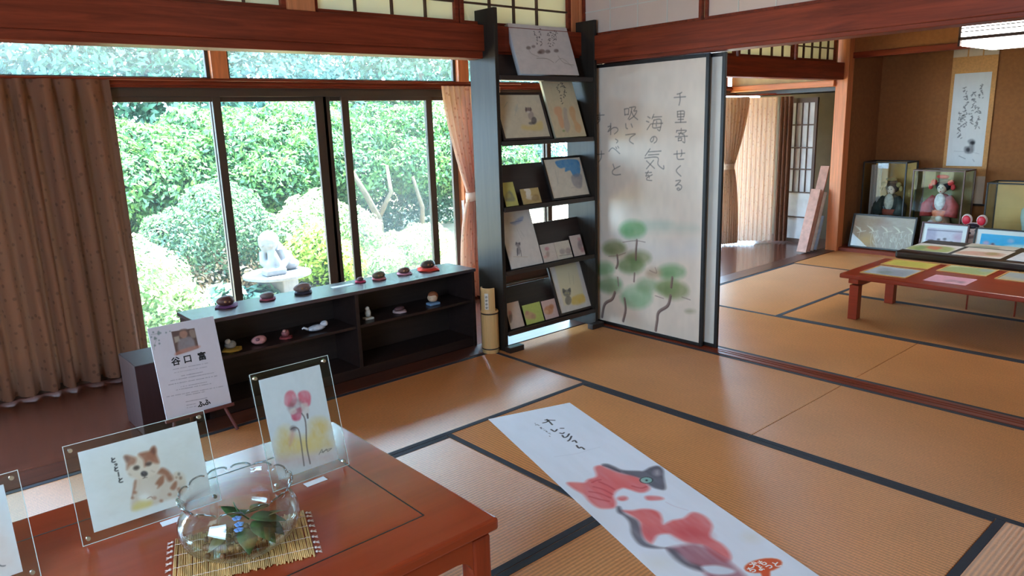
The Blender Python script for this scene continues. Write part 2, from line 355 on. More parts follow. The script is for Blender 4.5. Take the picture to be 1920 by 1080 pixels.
    def mesh(s, name, mat, parent=None, th=.001, off=0.):
        """sheet `th` thick whose painted face sits at normal offset off+th"""
        pl = s.pl; nx, ny = s.nx, s.ny; k = nx*ny
        V = pl.o+s.X.reshape(-1, 1)*pl.U+s.Y.reshape(-1, 1)*pl.V+(off+th)*pl.N
        idx = np.arange(k).reshape(ny, nx); F = np.stack([idx[:-1, :-1], idx[:-1, 1:], idx[1:, 1:], idx[1:, :-1]], -1).reshape(-1, 4)
        u0, u1, v0, v1 = s.r; bk = np.array([pl.P(u, v, off+h) for h in (off*0, th) for u, v in ((u0, v0), (u1, v0), (u1, v1), (u0, v1))])
        B = np.array([(3, 2, 1, 0), (0, 1, 5, 4), (1, 2, 6, 5), (2, 3, 7, 6), (3, 0, 4, 7)])+k
        V = np.vstack([V, bk]); F = np.vstack([F, B]); colr = np.ones((len(V), 4)); colr[:k, :3] = lin(np.clip(s.C.reshape(-1, 3), 0, 255)); colr[k:, :3] = lin(s.C[0, 0])
        me = bpy.data.meshes.new(name); me.vertices.add(len(V)); me.vertices.foreach_set('co', V.astype(np.float32).ravel())
        me.loops.add(F.size); me.loops.foreach_set('vertex_index', F.astype(np.int32).ravel()); me.polygons.add(len(F))
        me.polygons.foreach_set('loop_start', np.arange(0, F.size, 4, dtype=np.int32)); me.update(calc_edges=True); me.validate()
        at = me.color_attributes.new('paint', 'FLOAT_COLOR', 'POINT'); at.data.foreach_set('color', colr.astype(np.float32).ravel())
        me.materials.append(mat); return link(name, me, parent)
GL = {
 '千': [[(.64, .04), (.5, .12), (.3, .17)], [(.08, .42), (.92, .36)], [(.5, .13), (.52, .6), (.44, .98)]],
 '里': [[(.25, .08), (.26, .5)], [(.25, .08), (.76, .06), (.74, .5)], [(.27, .29), (.73, .27)], [(.27, .5), (.74, .48)], [(.5, .08), (.5, .92)], [(.3, .7), (.72, .68)], [(.08, .93), (.92, .9)]],
 '寄': [[(.5, .0), (.5, .12)], [(.2, .14), (.17, .27)], [(.2, .15), (.82, .13), (.75, .25)], [(.3, .33), (.7, .31)], [(.5, .24), (.34, .46)], [(.52, .36), (.72, .46)], [(.1, .56), (.92, .53)], [(.3, .66), (.3, .84)], [(.3, .66), (.53, .65), (.5, .82)], [(.3, .83), (.52, .82)], [(.72, .54), (.74, .96), (.6, .9)]],
 'せ': [[(.06, .44), (.94, .36)], [(.68, .1), (.7, .45), (.62, .62)], [(.32, .18), (.33, .7), (.44, .86), (.86, .84)]],
 'く': [[(.66, .08), (.32, .48), (.7, .92)]],
 'る': [[(.28, .12), (.68, .1), (.26, .54), (.5, .42), (.76, .55), (.72, .8), (.5, .92), (.38, .8), (.5, .72), (.62, .84)]],
 '海': [[(.1, .15), (.24, .24)], [(.02, .42), (.17, .48)], [(.06, .92), (.26, .6)], [(.46, .02), (.35, .28)], [(.4, .18), (.92, .15)], [(.46, .35), (.4, .8), (.86, .77)], [(.46, .36), (.88, .34), (.82, .96), (.68, .9)], [(.3, .58), (.98, .54)], [(.62, .42), (.63, .5)], [(.6, .63), (.61, .72)]],
 'の': [[(.52, .2), (.45, .6), (.25, .78), (.14, .55), (.35, .25), (.65, .18), (.86, .42), (.78, .72), (.55, .9)]],
 '気': [[(.36, .03), (.14, .35)], [(.3, .17), (.86, .13)], [(.28, .31), (.76, .28)], [(.12, .45), (.7, .42), (.72, .74), (.97, .95), (.98, .8)], [(.52, .55), (.2, .94)], [(.2, .58), (.56, .92)]],
 'を': [[(.2, .2), (.78, .16)], [(.48, .03), (.24, .5), (.5, .42), (.56, .7)], [(.84, .38), (.4, .62), (.34, .86), (.8, .92)]],
 '吸': [[(.08, .25), (.11, .66)], [(.08, .26), (.36, .23), (.34, .62)], [(.11, .64), (.35, .61)], [(.42, .15), (.84, .11), (.72, .38), (.92, .38), (.75, .72), (.4, .98)], [(.58, .16), (.5, .6), (.33, .93)], [(.55, .4), (.7, .72), (.98, .97)]],
 'い': [[(.18, .25), (.22, .65), (.36, .74)], [(.72, .28), (.84, .6)]],
 'て': [[(.1, .2), (.88, .12), (.5, .4), (.42, .7), (.72, .92)]],
 'わ': [[(.3, .05), (.3, .95)], [(.08, .32), (.32, .29), (.08, .72), (.5, .4), (.82, .42), (.86, .66), (.6, .9)]],
 'ゝ': [[(.35, .25), (.68, .5), (.5, .78)]],
 'べ': [[(.06, .56), (.38, .28), (.94, .74)], [(.62, .2), (.7, .34)], [(.77, .14), (.86, .28)]],
 'と': [[(.32, .1), (.42, .43)], [(.84, .24), (.35, .52), (.28, .78), (.5, .9), (.88, .86)]],
 'っ': [[(.15, .45), (.6, .32), (.85, .5), (.72, .78), (.42, .88)]],
 'ー': [[(.5, .05), (.52, .95)]],
 'か': [[(.06, .36), (.62, .3), (.58, .75), (.42, .92)], [(.4, .08), (.14, .88)], [(.76, .2), (.95, .5)]],
 'れ': [[(.28, .05), (.3, .95)], [(.08, .3), (.34, .27), (.06, .75), (.6, .22), (.62, .75), (.75, .9), (.95, .74)]],
 'ん': [[(.5, .05), (.12, .92), (.42, .52), (.6, .58), (.62, .88), (.95, .7)]],
 'す': [[(.05, .25), (.95, .2)], [(.56, .03), (.56, .55), (.4, .6), (.38, .42), (.56, .45), (.55, .72), (.3, .97)]],
 'け': [[(.15, .1), (.13, .9), (.24, .7)], [(.4, .35), (.95, .3)], [(.72, .06), (.72, .6), (.52, .95)]],
}
def text_mesh(body, pl, u, v, size, mat, name, parent, th=.0004, off=.0006, bold=0., ang=0.):
    cu = bpy.data.curves.new('t', 'FONT'); cu.body = body; cu.size = size; cu.align_x = 'CENTER'; cu.align_y = 'CENTER'; cu.offset = bold; cu.resolution_u = 3
    o = bpy.data.objects.new('t', cu); COL.objects.link(o); me = bpy.data.meshes.new_from_object(o.evaluated_get(bpy.context.evaluated_depsgraph_get()))
    bpy.data.objects.remove(o); bpy.data.curves.remove(cu); ca, sa = math.cos(ang), math.sin(ang)
    for vt in me.vertices: x, y = vt.co.x, vt.co.y; vt.co = Vector(pl.P(u+x*ca-y*sa, v+x*sa+y*ca, off+th))
    me.materials.clear(); me.materials.append(mat); me.name = name; return link(name, me, parent)

# ------------------------------------------------------------------ the rooms
st(BX(-5.2, 5.2, -4.6, .0, -.16, -.055).build('floor', dark_x))
st(BX(-5.2, 4.4, .16, 1.26, -.10, .0).build('floor_veranda', deck))
st(BX(-5.2, 3.82, .0, .16, -.10, .004).build('trim_1', wood('threshold_wood', (84, 46, 34), 'x', rough=.35), bev=.003))                        # threshold to the veranda
sk = MB().box(.012, .045, -4.6, .0, -.055, .004).box(.057, .073, -4.6, .0, -.055, .004).box(.085, .113, -4.6, .0, -.055, .004).box(.012, .113, -4.6, 0, -.055, -.004)
st(sk.build('trim_2', wood_y))                                                                   # grooved track between the rooms
def mat_(x0, x1, y0, y1, axis, label, b=(1, 1)):
    t = thing('tatami_mat', label, 'tatami mat', ((x0+x1)/2, (y0+y1)/2, -.055), 'tatami mats on the floor')
    e = .0015; MB().box(x0+e, x1-e, y0+e, y1-e, -.055, 0).build('rush_cover', tat_x if axis == 'x' else tat_y, t, bev=.003)
    hw = .03
    for s_, on in zip((0, 1), b):
        if not on: continue
        if axis == 'x': yy = (y0+e, y0+hw) if s_ == 0 else (y1-hw, y1-e); MB().box(x0+e, x1-e, yy[0], yy[1], 0, .0014).build('border', heri, t)
        else: xx = (x0+e, x0+hw) if s_ == 0 else (x1-hw, x1-e); MB().box(xx[0], xx[1], y0+e, y1-e, 0, .0014).build('border', heri, t)
A, C_, B_, D_, E_ = -.91, -1.854, -.831, -1.803, -2.761
mat_(A, .012, D_, 0, 'y', 'tatami mat in front of the painted sliding door')
mat_(A, .012, -3.65, D_, 'y', 'tatami mat along the grooved track at the right edge of the photo')
mat_(-2.75, A, B_, 0, 'x', 'tatami mat along the dark low shelf, its near half shining pale')
mat_(-4.6, -2.75, B_, 0, 'x', 'tatami mat behind the lacquered table, beside the dark veranda boards')
mat_(C_, A, E_, B_, 'y', 'tatami mat under most of the cat scroll')
mat_(-3.7, C_, D_, B_, 'x', 'ribbed tatami mat between the lacquered table and the cat scroll')
mat_(-3.7, C_, E_, D_, 'x', 'ribbed tatami mat in front of the table corner at the bottom of the photo')
mat_(-2.75, A, -3.69, E_, 'x', 'ribbed tatami mat in the bottom right corner of the photo')
mat_(.113, 1.02, D_, 0, 'y', 'tatami mat just past the sliding door in the far room')
mat_(.113, 1.02, -3.65, D_, 'y', 'tatami mat in front of the orange low table in the far room')
mat_(1.02, 2.83, -.88, 0, 'x', 'bright pale tatami mat beside the far veranda')
mat_(1.02, 1.95, -2.75, -.88, 'y', 'tatami mat under the orange low table')
mat_(1.95, 2.83, -2.75, -.88, 'y', 'tatami mat under the black low table', (1, 0))
mat_(2.83, 3.74, -1.8, 0, 'y', 'tatami mat in front of the alcove in the far room', (1, 0))

# posts and beams
st(BX(-.003, .115, .05, .17, 0, 2.6).build('trim_3', post_lit, bev=.004))                          # corner post
st(BX(3.70, 3.82, -.02, .10, 0, 2.6).build('trim_4', post_lit, bev=.004))                          # far post
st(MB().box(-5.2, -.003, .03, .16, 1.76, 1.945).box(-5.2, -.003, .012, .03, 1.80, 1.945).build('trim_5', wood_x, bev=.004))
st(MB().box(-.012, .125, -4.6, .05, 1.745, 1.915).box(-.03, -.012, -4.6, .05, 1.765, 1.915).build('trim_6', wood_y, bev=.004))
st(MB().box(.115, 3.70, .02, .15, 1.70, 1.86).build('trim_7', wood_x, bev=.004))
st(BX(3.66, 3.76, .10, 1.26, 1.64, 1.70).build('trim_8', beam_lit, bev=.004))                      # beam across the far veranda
st(BX(3.69, 3.73, .10, 1.26, 1.70, 2.6).build('wall_veranda', pale_wall))
st(BX(3.78, 3.88, -3.0, .02, 1.90, 1.955).build('trim_9', wood_y, bev=.004))                     # alcove lintel
st(BX(3.80, 3.86, -3.0, .02, 1.955, 2.6).build('wall_alcove_lintel', plaster))
st(BX(3.82, 4.62, .02, .08, 0, 2.6).build('wall_alcove_side', plaster))
st(BX(4.56, 4.64, -3.6, .08, 0, 2.6).build('wall_alcove_back', plaster))
st(BX(3.80, 4.56, -3.6, .02, -.05, .035).build('floor_alcove', wood_y))
st(BX(3.74, 3.80, -3.6, .02, -.05, .035).build('trim_10', wood_y, bev=.004))
st(BX(-5.2, 5.2, -4.6, 1.4, 2.6, 2.66).build('ceiling', ceil_m))
st(MB().box(-5.26, -5.2, -4.6, 1.4, -.1, 1.0).box(-5.26, -5.2, -4.6, 1.4, 1.9, 2.6).box(-5.26, -5.2, -4.6, -3.65, 1.0, 1.9).box(-5.26, -5.2, -1.95, 1.4, 1.0, 1.9).build('wall_left', pale_wall)); st(BX(5.2, 5.26, -4.6, 1.4, -.1, 2.6).build('wall_right', pale_wall))  # left wall opening is added, unseen, to let fill daylight in
st(BX(-5.2, 5.2, -4.66, -4.6, -.1, 2.6).build('wall_back', pale_wall))
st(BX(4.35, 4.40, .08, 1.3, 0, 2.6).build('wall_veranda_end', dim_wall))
st(BX(4.0, 4.35, .16, 1.28, 1.60, 1.66).build('trim_11', dark_x))
st(BX(3.77, 4.35, .12, 1.26, 1.60, 2.6).build('wall_veranda_store', dark_x))  # dark block added where the space above the curtain is only unlit

# window wall: posts, rails, sashes, hazy upper panes
WY = 1.30
n_tr = 12
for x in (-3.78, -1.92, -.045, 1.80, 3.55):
    st(BX(x-.05, x+.05, WY-.05, WY+.05, -.1 if x == -.045 else 1.705, 2.35).build('trim_%d' % n_tr, post_lit, bev=.003)); n_tr += 1
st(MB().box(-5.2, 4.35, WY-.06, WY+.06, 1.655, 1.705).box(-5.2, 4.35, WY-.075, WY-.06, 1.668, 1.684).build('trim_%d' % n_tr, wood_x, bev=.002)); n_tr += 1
st(BX(-5.2, 4.35, WY-.035, WY+.05, 1.605, 1.655).build('trim_%d' % n_tr, sash)); n_tr += 1
st(BX(-5.2, 4.35, WY-.06, WY+.06, 2.22, 2.6).build('wall_window_head', pale_wall))
st(BX(-5.2, 4.35, WY-.05, WY+.08, -.12, .035).build('trim_%d' % n_tr, sash, bev=.003)); n_tr += 1
st(BX(-5.6, 4.8, 1.36, 2.75, 2.30, 2.42).build('trim_eave', dark_x))  # unseen eave, made deep enough to keep direct sun out of the room
wn = [1]
def win(fr, gl, gm):
    t = bpy.data.objects.new('window_%d' % wn[0], None); wn[0] += 1; COL.objects.link(t); t['kind'] = 'structure'
    st(fr.build('window_frame', sash, t, bev=.002)); st(gl.build('pane', gm, t))
def sashwin(x0, x1, y, wl=.05, wr=.05, gm=None):
    win(MB().box(x0, x0+wl, y-.012, y+.012, .035, 1.61).box(x1-wr, x1, y-.012, y+.012, .035, 1.61).box(x0+wl, x1-wr, y-.012, y+.012, .035, .11).box(x0+wl, x1-wr, y-.012, y+.012, 1.575, 1.61),
        BX(x0+wl, x1-wr, y-.002, y+.002, .11, 1.575), gm or glass_m)
sashwin(-3.72, -2.80, WY+.02); sashwin(-2.83, -1.93, WY-.01); sashwin(-1.985, -1.20, WY+.02, .05, .085); sashwin(-1.225, -.32, WY+.02, .05, .06)
sashwin(-1.105, -.345, WY-.018, .055, .055, screen_m); sashwin(-.36, -.10, WY+.02, .02, .05); sashwin(.0, .90, WY+.02); sashwin(.86, 1.76, WY-.01); sashwin(1.84, 2.70, WY+.02); sashwin(2.67, 3.5, WY-.01)
for a, b in ((-5.2, -3.83), (-3.73, -1.97), (-1.87, -.095), (.005, 1.75), (1.85, 3.5)):
    win(MB().box(a, a+.022, WY-.01, WY+.02, 1.705, 2.22).box(b-.022, b, WY-.01, WY+.02, 1.705, 2.22).box(a, b, WY-.01, WY+.02, 1.705, 1.72), BX(a+.022, b-.022, WY+.003, WY+.007, 1.72, 2.22), glass_up)

# paper transoms
def transom(name, fr, pap, lat, pm, lm):
    t = bpy.data.objects.new(name, None); COL.objects.link(t); t['kind'] = 'structure'
    st(fr.build('frame', wood_x, t, bev=.002)); st(pap.build('paper', pm, t)); st(lat.build('lattice', lm, t))
def tr_y(x0, x1, y, z0, z1, xs, zs):
    transom('window_%d' % wn[0], MB().box(x0, x0+.025, y-.02, y+.02, z0, z1).box(x1-.025, x1, y-.02, y+.02, z0, z1).box(x0+.025, x1-.025, y-.02, y+.02, z0, z0+.025).box(x0+.025, x1-.025, y-.02, y+.02, z1-.025, z1),
            BX(x0+.025, x1-.025, y+.006, y+.008, z0+.025, z1-.025), _lat(x0, x1, y, z0, z1, xs, zs), paper_m, bars); wn[0] += 1
def _lat(x0, x1, y, z0, z1, xs, zs):
    m = MB()
    for x in xs: m.box(x-.005, x+.005, y-.012, y+.006, z0+.025, z1-.025)
    for z in zs: m.box(x0+.025, x1-.025, y-.010, y+.005, z-.005, z+.005)
    return m
ZS = (2.07, 2.22, 2.37)
tr_y(-1.87, -.975, .09, 1.945, 2.5, (-1.63, -1.41, -1.195), ZS); tr_y(-.965, -.07, .085, 1.945, 2.5, (-.74, -.55, -.36), ZS)
tr_y(-2.92, -2.01, .09, 1.945, 2.5, (-2.70, -2.44, -2.21), ZS); tr_y(-3.9, -2.94, .085, 1.945, 2.5, (-3.7, -3.45, -3.2), ZS)
st(BX(-2.01, -1.87, .05, .15, 1.945, 2.6).build('trim_%d' % n_tr, post_lit, bev=.003)); n_tr += 1
st(BX(-.07, -.003, .06, .15, 1.945, 2.6).build('trim_%d' % n_tr, post_lit, bev=.003)); n_tr += 1
ZR = (1.99, 2.13, 2.28)
tr_y(1.90, 2.80, .085, 1.86, 2.4, [1.9+.9*i/5 for i in range(1, 5)], ZR); tr_y(2.84, 3.62, .085, 1.86, 2.4, [2.84+.78*i/5 for i in range(1, 5)], ZR)
tr_y(.95, 1.86, .085, 1.86, 2.4, [.95+.91*i/5 for i in range(1, 5)], ZR); tr_y(.12, .93, .085, 1.86, 2.4, [.12+.81*i/5 for i in range(1, 5)], ZR)
st(BX(-5.2, 3.70, .04, .12, 2.5, 2.6).build('wall_transom_head', plaster))
def tr_x(y0, y1, ys):
    x = .03; z0, z1 = 1.915, 2.5
    m = MB()
    for y in ys: m.box(x-.004, x-.001, y-.003, y+.003, z0+.02, z1-.02)  # pale strips imitate the faint shade of the lattice behind the paper
    for z in (2.07, 2.22, 2.37): m.box(x-.004, x-.001, y0+.02, y1-.02, z-.003, z+.003)
    transom('window_%d' % wn[0], MB().box(x-.015, x+.015, y0, y0+.02, z0, z1).box(x-.015, x+.015, y1-.02, y1, z0, z1).box(x-.015, x+.015, y0+.02, y1-.02, z0, z0+.02).box(x-.015, x+.015, y0+.02, y1-.02, z1-.02, z1),
            BX(x-.001, x+.002, y0+.02, y1-.02, z0+.02, z1-.02), m, ranma_m, offwhite); wn[0] += 1
tr_x(-.865, .05, (-.62, -.40, -.18)); tr_x(-1.78, -.885, (-1.09, -1.31, -1.54)); tr_x(-2.70, -1.80, (-2.02, -2.25, -2.47)); tr_x(-3.62, -2.72, (-2.95, -3.17, -3.39))
st(BX(.0, .10, -4.6, .05, 2.5, 2.6).build('wall_transom_right', plaster))

# painted sliding doors
def fusuma(name, x, y0, y1, art, z0=.004, z1=1.742):
    t = bpy.data.objects.new(name, None); COL.objects.link(t); t['kind'] = 'structure'
    w_ = .022
    st(MB().box(x-.009, x+.012, y0, y0+w_, z0, z1).box(x-.009, x+.012, y1-w_, y1, z0, z1).box(x-.009, x+.012, y0+w_, y1-w_, z0, z0+w_).box(x-.009, x+.012, y0+w_, y1-w_, z1-w_, z1).build('door_frame', ebony, t, bev=.003))
    st(BX(x-.004, x+.010, y0+w_, y1-w_, z0+w_, z1-w_).build('door_core', offwhite, t))
    if art: st(art.mesh('door_painting', paint_m, t, .001, .004))
FP = Plane((.050, 0, 0), (0, -1, 0), (0, 0, 1))            # u = -y, v = z, faces -X
f3 = cr(1100, 90, 1.896)
a = Art(FP, .022, .888, .026, 1.72, .0034, (228, 208, 188), f3, .035, 3)
G1, G2, G3 = (128, 164, 112), (134, 138, 92), (146, 176, 132)
a.ell((290, 640), 110, 12, (176, 190, 168), 10, .5); a.ell((250, 625), 60, 10, (168, 186, 164), 8, .5); a.poly([(60, 690), (120, 660), (240, 700), (380, 690), (390, 740), (200, 760)], (214, 210, 214), 14, .35)
for c, rx, ry, g in (((165, 645), 48, 32, (116, 162, 106)), ((100, 712), 42, 28, (124, 132, 84)), ((65, 785), 36, 26, G1), ((185, 745), 46, 26, G2), ((160, 772), 48, 30, (118, 140, 88)), ((85, 842), 44, 30, (124, 150, 104)), ((178, 885), 58, 42, G3), ((215, 845), 40, 28, (150, 170, 128)), ((303, 796), 50, 27, (120, 158, 104)), ((318, 862), 46, 32, (136, 140, 88)), ((290, 850), 44, 28, (130, 146, 92)), ((240, 800), 28, 18, (190, 160, 130)), ((370, 935), 16, 3, (160, 150, 110))):
    a.ell(c, rx, ry, g, 6, .85); a.ell((c[0]-rx*.3, c[1]+ry*.2), rx*.5, ry*.5, tuple(v*.9 for v in g), 6, .5)
for p, wd in (([(180, 682), (177, 720), (176, 752)], .014), ([(110, 735), (112, 765), (106, 782)], .014), ([(172, 800), (170, 830)], .012), ([(102, 868), (92, 892), (66, 910), (56, 955)], .020), ([(136, 890), (140, 930), (131, 970)], .018), ([(112, 815), (115, 845)], .010), ([(306, 815), (302, 850)], .016), ([(300, 880), (290, 915), (258, 938), (252, 970), (247, 1003)], .020), ([(340, 885), (370, 895)], .004), ([(245, 880), (275, 890)], .004), ([(130, 690), (175, 685), (210, 690)], .004), ([(80, 740), (110, 738), (140, 728)], .004), ([(225, 790), (250, 800), (245, 780)], .004)):
    a.line(p, wd, (136, 108, 98), .85)
    if wd > .013: a.line([(x+2, y+3) for x, y in p], wd*.4, (98, 74, 70), .7)
inkc = (104, 94, 88)
for ch, x, y, s_ in (('千', 333, 180, 48), ('里', 336, 245, 46), ('寄', 338, 312, 52), ('せ', 331, 380, 44), ('く', 328, 437, 44), ('る', 328, 488, 42), ('海', 243, 265, 60), ('の', 240, 325, 32), ('気', 238, 395, 78), ('を', 222, 455, 38), ('吸', 158, 230, 52), ('い', 152, 278, 36), ('て', 158, 322, 44), ('わ', 96, 288, 44), ('ゝ', 108, 330, 26), ('べ', 100, 365, 44), ('と', 104, 432, 48), ('す', 46, 250, 40), ('け', 44, 385, 44)):
    a.glyph(ch, (x, y), s_, .0050, inkc, a=.85)
fusuma('door_1', .052, -.905, -.005, a)
fusuma('door_2', .092, -.985, -.085, None)

# ------------------------------------------------------------------ curtains
def curtain(name, path, z0, z1, folds, amp, mat, parent=None, tie=None, hem=.0, seed=0, sub=10, rows=40, jit=.3):
    """path: (x0,y0)-(x1,y1); tie=(z, centre 0..1, width 0..1)"""
    g = np.random.default_rng(seed); p0, p1 = np.array(path[0], float), np.array(path[1], float); d = p1-p0; nrm = np.array([d[1], -d[0]])/np.linalg.norm(d)
    nc = folds*sub+1; s = np.linspace(0, 1, nc); ph = np.cumsum(np.r_[0, 1+jit*(g.random(nc-1)-.5)*2]); ph = ph/ph[-1]*folds*2*math.pi
    am = amp*(1+.6*(np.interp(s, np.linspace(0, 1, folds+1), g.random(folds+1))-.5))
    V = []; 
    for j in range(rows+1):
        t = j/rows; z = z1+(z0-z1)*t; head = min(1, t/.10)
        sh = .35+.65*head; sx = s.copy(); a2 = am*sh
        if tie:
            zt, c, wd = tie; k = (z1-z)/(z1-zt) if z > zt else (z-z0)/(zt-z0+1e-9)
            k = min(1, max(0, k)); q = k**1.6 if z > zt else k**3; end = wd if z > zt else wd
            lo = c-wd/2; width = 1+(wd-1)*q if z > zt else (wd+(.66-wd)*(1-q)); cc = .5+(c-.5)*q if z > zt else c+(.5-c)*(1-q)*.25
            sx = cc+(s-.5)*width; a2 = a2*(.8+.2*width)
        sway = .012*math.sin(t*3+seed)
        off = a2*np.sin(ph+.5*np.sin(t*2.2+seed)*t)+.25*a2*np.sin(2*ph+1)
        P = p0+np.outer(sx, d)+np.outer(off, nrm)
        hz = hem*np.sin(ph*.5+1)*(t > .97)
        for i in range(nc): V.append((P[i, 0], P[i, 1], z+hz[i]*.0))
    F = [(j*nc+i, j*nc+i+1, (j+1)*nc+i+1, (j+1)*nc+i) for j in range(rows) for i in range(nc-1)]
    m = MB(); m.add(V, F); o = m.build(name, mat, parent, smooth=True)
    return o
tag(curtain('curtain', ((-3.75, 1.19), (-2.56, 1.19)), .02, 1.695, 11, .045, curt_l, seed=3, jit=.75), 'brown patterned curtain drawn to the left end of the veranda window', 'curtain')
t = thing('curtain', 'pink beige curtain tied back beside the dark display rack', 'curtain', (-.0, 1.18, 0))
curtain('drape', ((-.315, 1.185), (.26, 1.185)), .02, 1.675, 12, .03, curt_r, t, tie=(.845, .50, .26), seed=5)
tb = MB(); 
tb.lathe([(1, -.035), (1.04, 0), (1, .035)], (0, 0, 0), 24); tb.v = [(-.028+x*.090, 1.185+y*.062, .845+z+.02*x) for x, y, z in tb.v]; tb.build('tieback', plain('tieback_cloth', (226, 190, 168), .8), t, smooth=True).modifiers.new('s', 'SOLIDIFY').thickness = .004
tag(curtain('sheer_curtain', ((-.125, 1.250), (.14, 1.250)), .04, .80, 6, .010, sheer, seed=8), 'white sheer curtain showing below the pink beige tied curtain', 'sheer curtain')
t = thing('curtain', 'beige curtain tied back into a waist on the far veranda', 'curtain', (3.3, 1.1, 0))
curtain('drape', ((3.17, 1.08), (3.52, .93)), .02, 1.58, 9, .028, curt_f, t, tie=(.86, .40, .34), seed=11)
tb = MB(); tb.lathe([(1, -.03), (1.04, 0), (1, .03)], (0, 0, 0), 20); tb.v = [(3.31+x*.075, 1.02+y*.05, .86+z) for x, y, z in tb.v]; tb.build('tieback', curt_f, t, smooth=True)
tag(curtain('curtain', ((3.42, 1.15), (3.79, .76)), .02, 1.57, 11, .022, curt_f, seed=12), 'long beige curtain hanging straight at the end of the far veranda', 'curtain')
tag(curtain('curtain', ((3.80, .73), (3.87, .62)), .02, 1.57, 3, .02, curt_l, seed=14), 'narrow brown curtain next to the dim paper screen on the far veranda', 'curtain')
t = thing('curtain_rail', 'curtain rail along the veranda window head', 'curtain rail', (-2, 1.2, 1.69)); MB().tube([(-5.1, 1.2, 1.70), (.5, 1.2, 1.70)], .008, 8).build('rail', wood_x, t)
t = thing('curtain_rail', 'curtain rail across the end of the far veranda', 'curtain rail', (3.5, .9, 1.585)); MB().tube([(3.12, 1.12, 1.60), (3.42, 1.0, 1.60), (3.60, .99, 1.60), (3.86, .66, 1.60)], .008, 8).build('rail', wood_x, t)

# dim paper screen and the leaning boards on the far veranda
t = thing('paper_screen', 'dim latticed paper screen standing on the far veranda', 'paper screen', (3.98, .65, 0))
sy0, sy1 = .40, .83
MB().box(3.96, 3.99, sy1-.06, sy1, 0, 1.55).box(3.96, 3.99, sy0, sy0+.03, 0, 1.55).box(3.96, 3.99, sy0+.03, sy1-.06, 0, .04).box(3.96, 3.99, sy0+.03, sy1-.06, 1.50, 1.55).build('frame', bars, t)
BX(3.975, 3.978, sy0+.03, sy1-.06, .04, 1.50).build('paper', plain('grey_paper', (206, 200, 198), .9), t)
m = MB()
for i in range(1, 5): m.box(3.962, 3.974, sy0+.03+i*.068-.004, sy0+.03+i*.068+.004, .55, 1.5)
for z in (.28, .55, .80, 1.03, 1.27): m.box(3.96, 3.974, sy0+.03, sy1-.06, z-.007, z+.007)
m.build('lattice', bars, t)
for i, (xb, yb, w_, ln, rgb, lab) in enumerate(((3.36, .20, .035, .66, (190, 140, 124), 'long pinkish board leaning on the far post, nearest the curtain'), (3.43, .18, .04, .9, (180, 132, 116), 'longest reddish board leaning on the far post'), (3.50, .17, .045, .62, (206, 196, 190), 'pale grey board leaning on the far post'), (3.57, .15, .04, .36, (146, 160, 182), 'blue grey board leaning on the far post'))):
    a_ = math.radians(21); ux, uz = math.sin(a_), math.cos(a_)
    def T(l, y, n, xb=xb, ux=ux, uz=uz): return (xb+l*ux-n*uz, y, .012+l*uz+n*ux)
    o = MB().box(0, ln, .125, .125+yb*.5, 0, .02, T=T).build('leaning_board', plain('board_%d' % i, rgb, .7, var=.2, vs=20), bev=.002)
    tag(o, lab, 'board', 'boards leaning on the far post')

# ------------------------------------------------------------------ garden
st(BX(-14, 16, 1.42, 16, -.62, -.52).build('ground', soil))
def leaves(centres, radii, n, size, mat, name, parent, seed=0, shell=.35, flat=.5, bumps=.18):
    """leaf blades on the shells of overlapping ellipsoids"""
    g = np.random.default_rng(seed); centres = np.array(centres, float); radii = np.array(radii, float)
    wts = (radii[:, 0]*radii[:, 2]); k = g.choice(len(centres), n, p=wts/wts.sum())
    d = g.normal(size=(n, 3)); d /= np.linalg.norm(d, axis=1)[:, None]
    rr = 1-shell*g.random(n)**1.5+bumps*np.sin(d[:, 0]*7+k)*np.sin(d[:, 2]*6+seed)*.5
    P = centres[k]+d*radii[k]*rr[:, None]; keep = P[:, 2] > -.54; P = P[keep]; d = d[keep]; n = len(P)
    nrm = d+flat*g.normal(size=(n, 3)); nrm[:, 2] += .35; nrm /= np.linalg.norm(nrm, axis=1)[:, None]
    t = np.cross(nrm, g.normal(size=(n, 3))); t /= np.linalg.norm(t, axis=1)[:, None]; b = np.cross(nrm, t)
    L_ = size*(.6+.8*g.random(n))[:, None]; W_ = L_*.42
    q = np.stack([P-t*L_, P+b*W_+nrm*L_*.12, P+t*L_, P-b*W_+nrm*L_*.12], 1).reshape(-1, 3)
    F = np.arange(n*4).reshape(n, 4); me = bpy.data.meshes.new(name); me.vertices.add(n*4); me.vertices.foreach_set('co', q.astype(np.float32).ravel())
    me.loops.add(n*4); me.loops.foreach_set('vertex_index', F.astype(np.int32).ravel()); me.polygons.add(n); me.polygons.foreach_set('loop_start', np.arange(0, n*4, 4, dtype=np.int32)); me.update(calc_edges=True)
    me.materials.append(mat); return link(name, me, parent)
def shrub(name, label, cat, cs, rs, n, size, mat, stems=(), core=None, seed=0, group=None, dry=False, **kw):
    cs = [tuple(c) for c in cs]; rs = [r if hasattr(r, '__len__') else (r, r, r) for r in rs]
    t = thing(name, label, cat, (cs[0][0], cs[0][1], -.52), group)
    leaves(cs, rs, n, size, mat, 'foliage', t, seed, **kw)
    if dry: leaves([(c[0], c[1]-.06, c[2]-.36) for c in cs], [(r[0]*.92, r[1]*.95, r[2]*.42) for r in rs], 5000, .03, leafmat('dry_leaf', (104, 86, 62), (146, 120, 90), .1), 'dry_foliage', t, seed+50, shell=.3)
    m = MB()
    for s_ in stems or [[(cs[0][0], cs[0][1], -.53), (cs[0][0]+.03, cs[0][1], cs[0][2])]]:
        m.tube(s_, [.05 if len(stems) == 0 else s_r for s_r in np.linspace(kw.get('tr', .055) if False else .055, .025, len(s_))], 7)
    m.build('stem', bark, t, smooth=True); return t
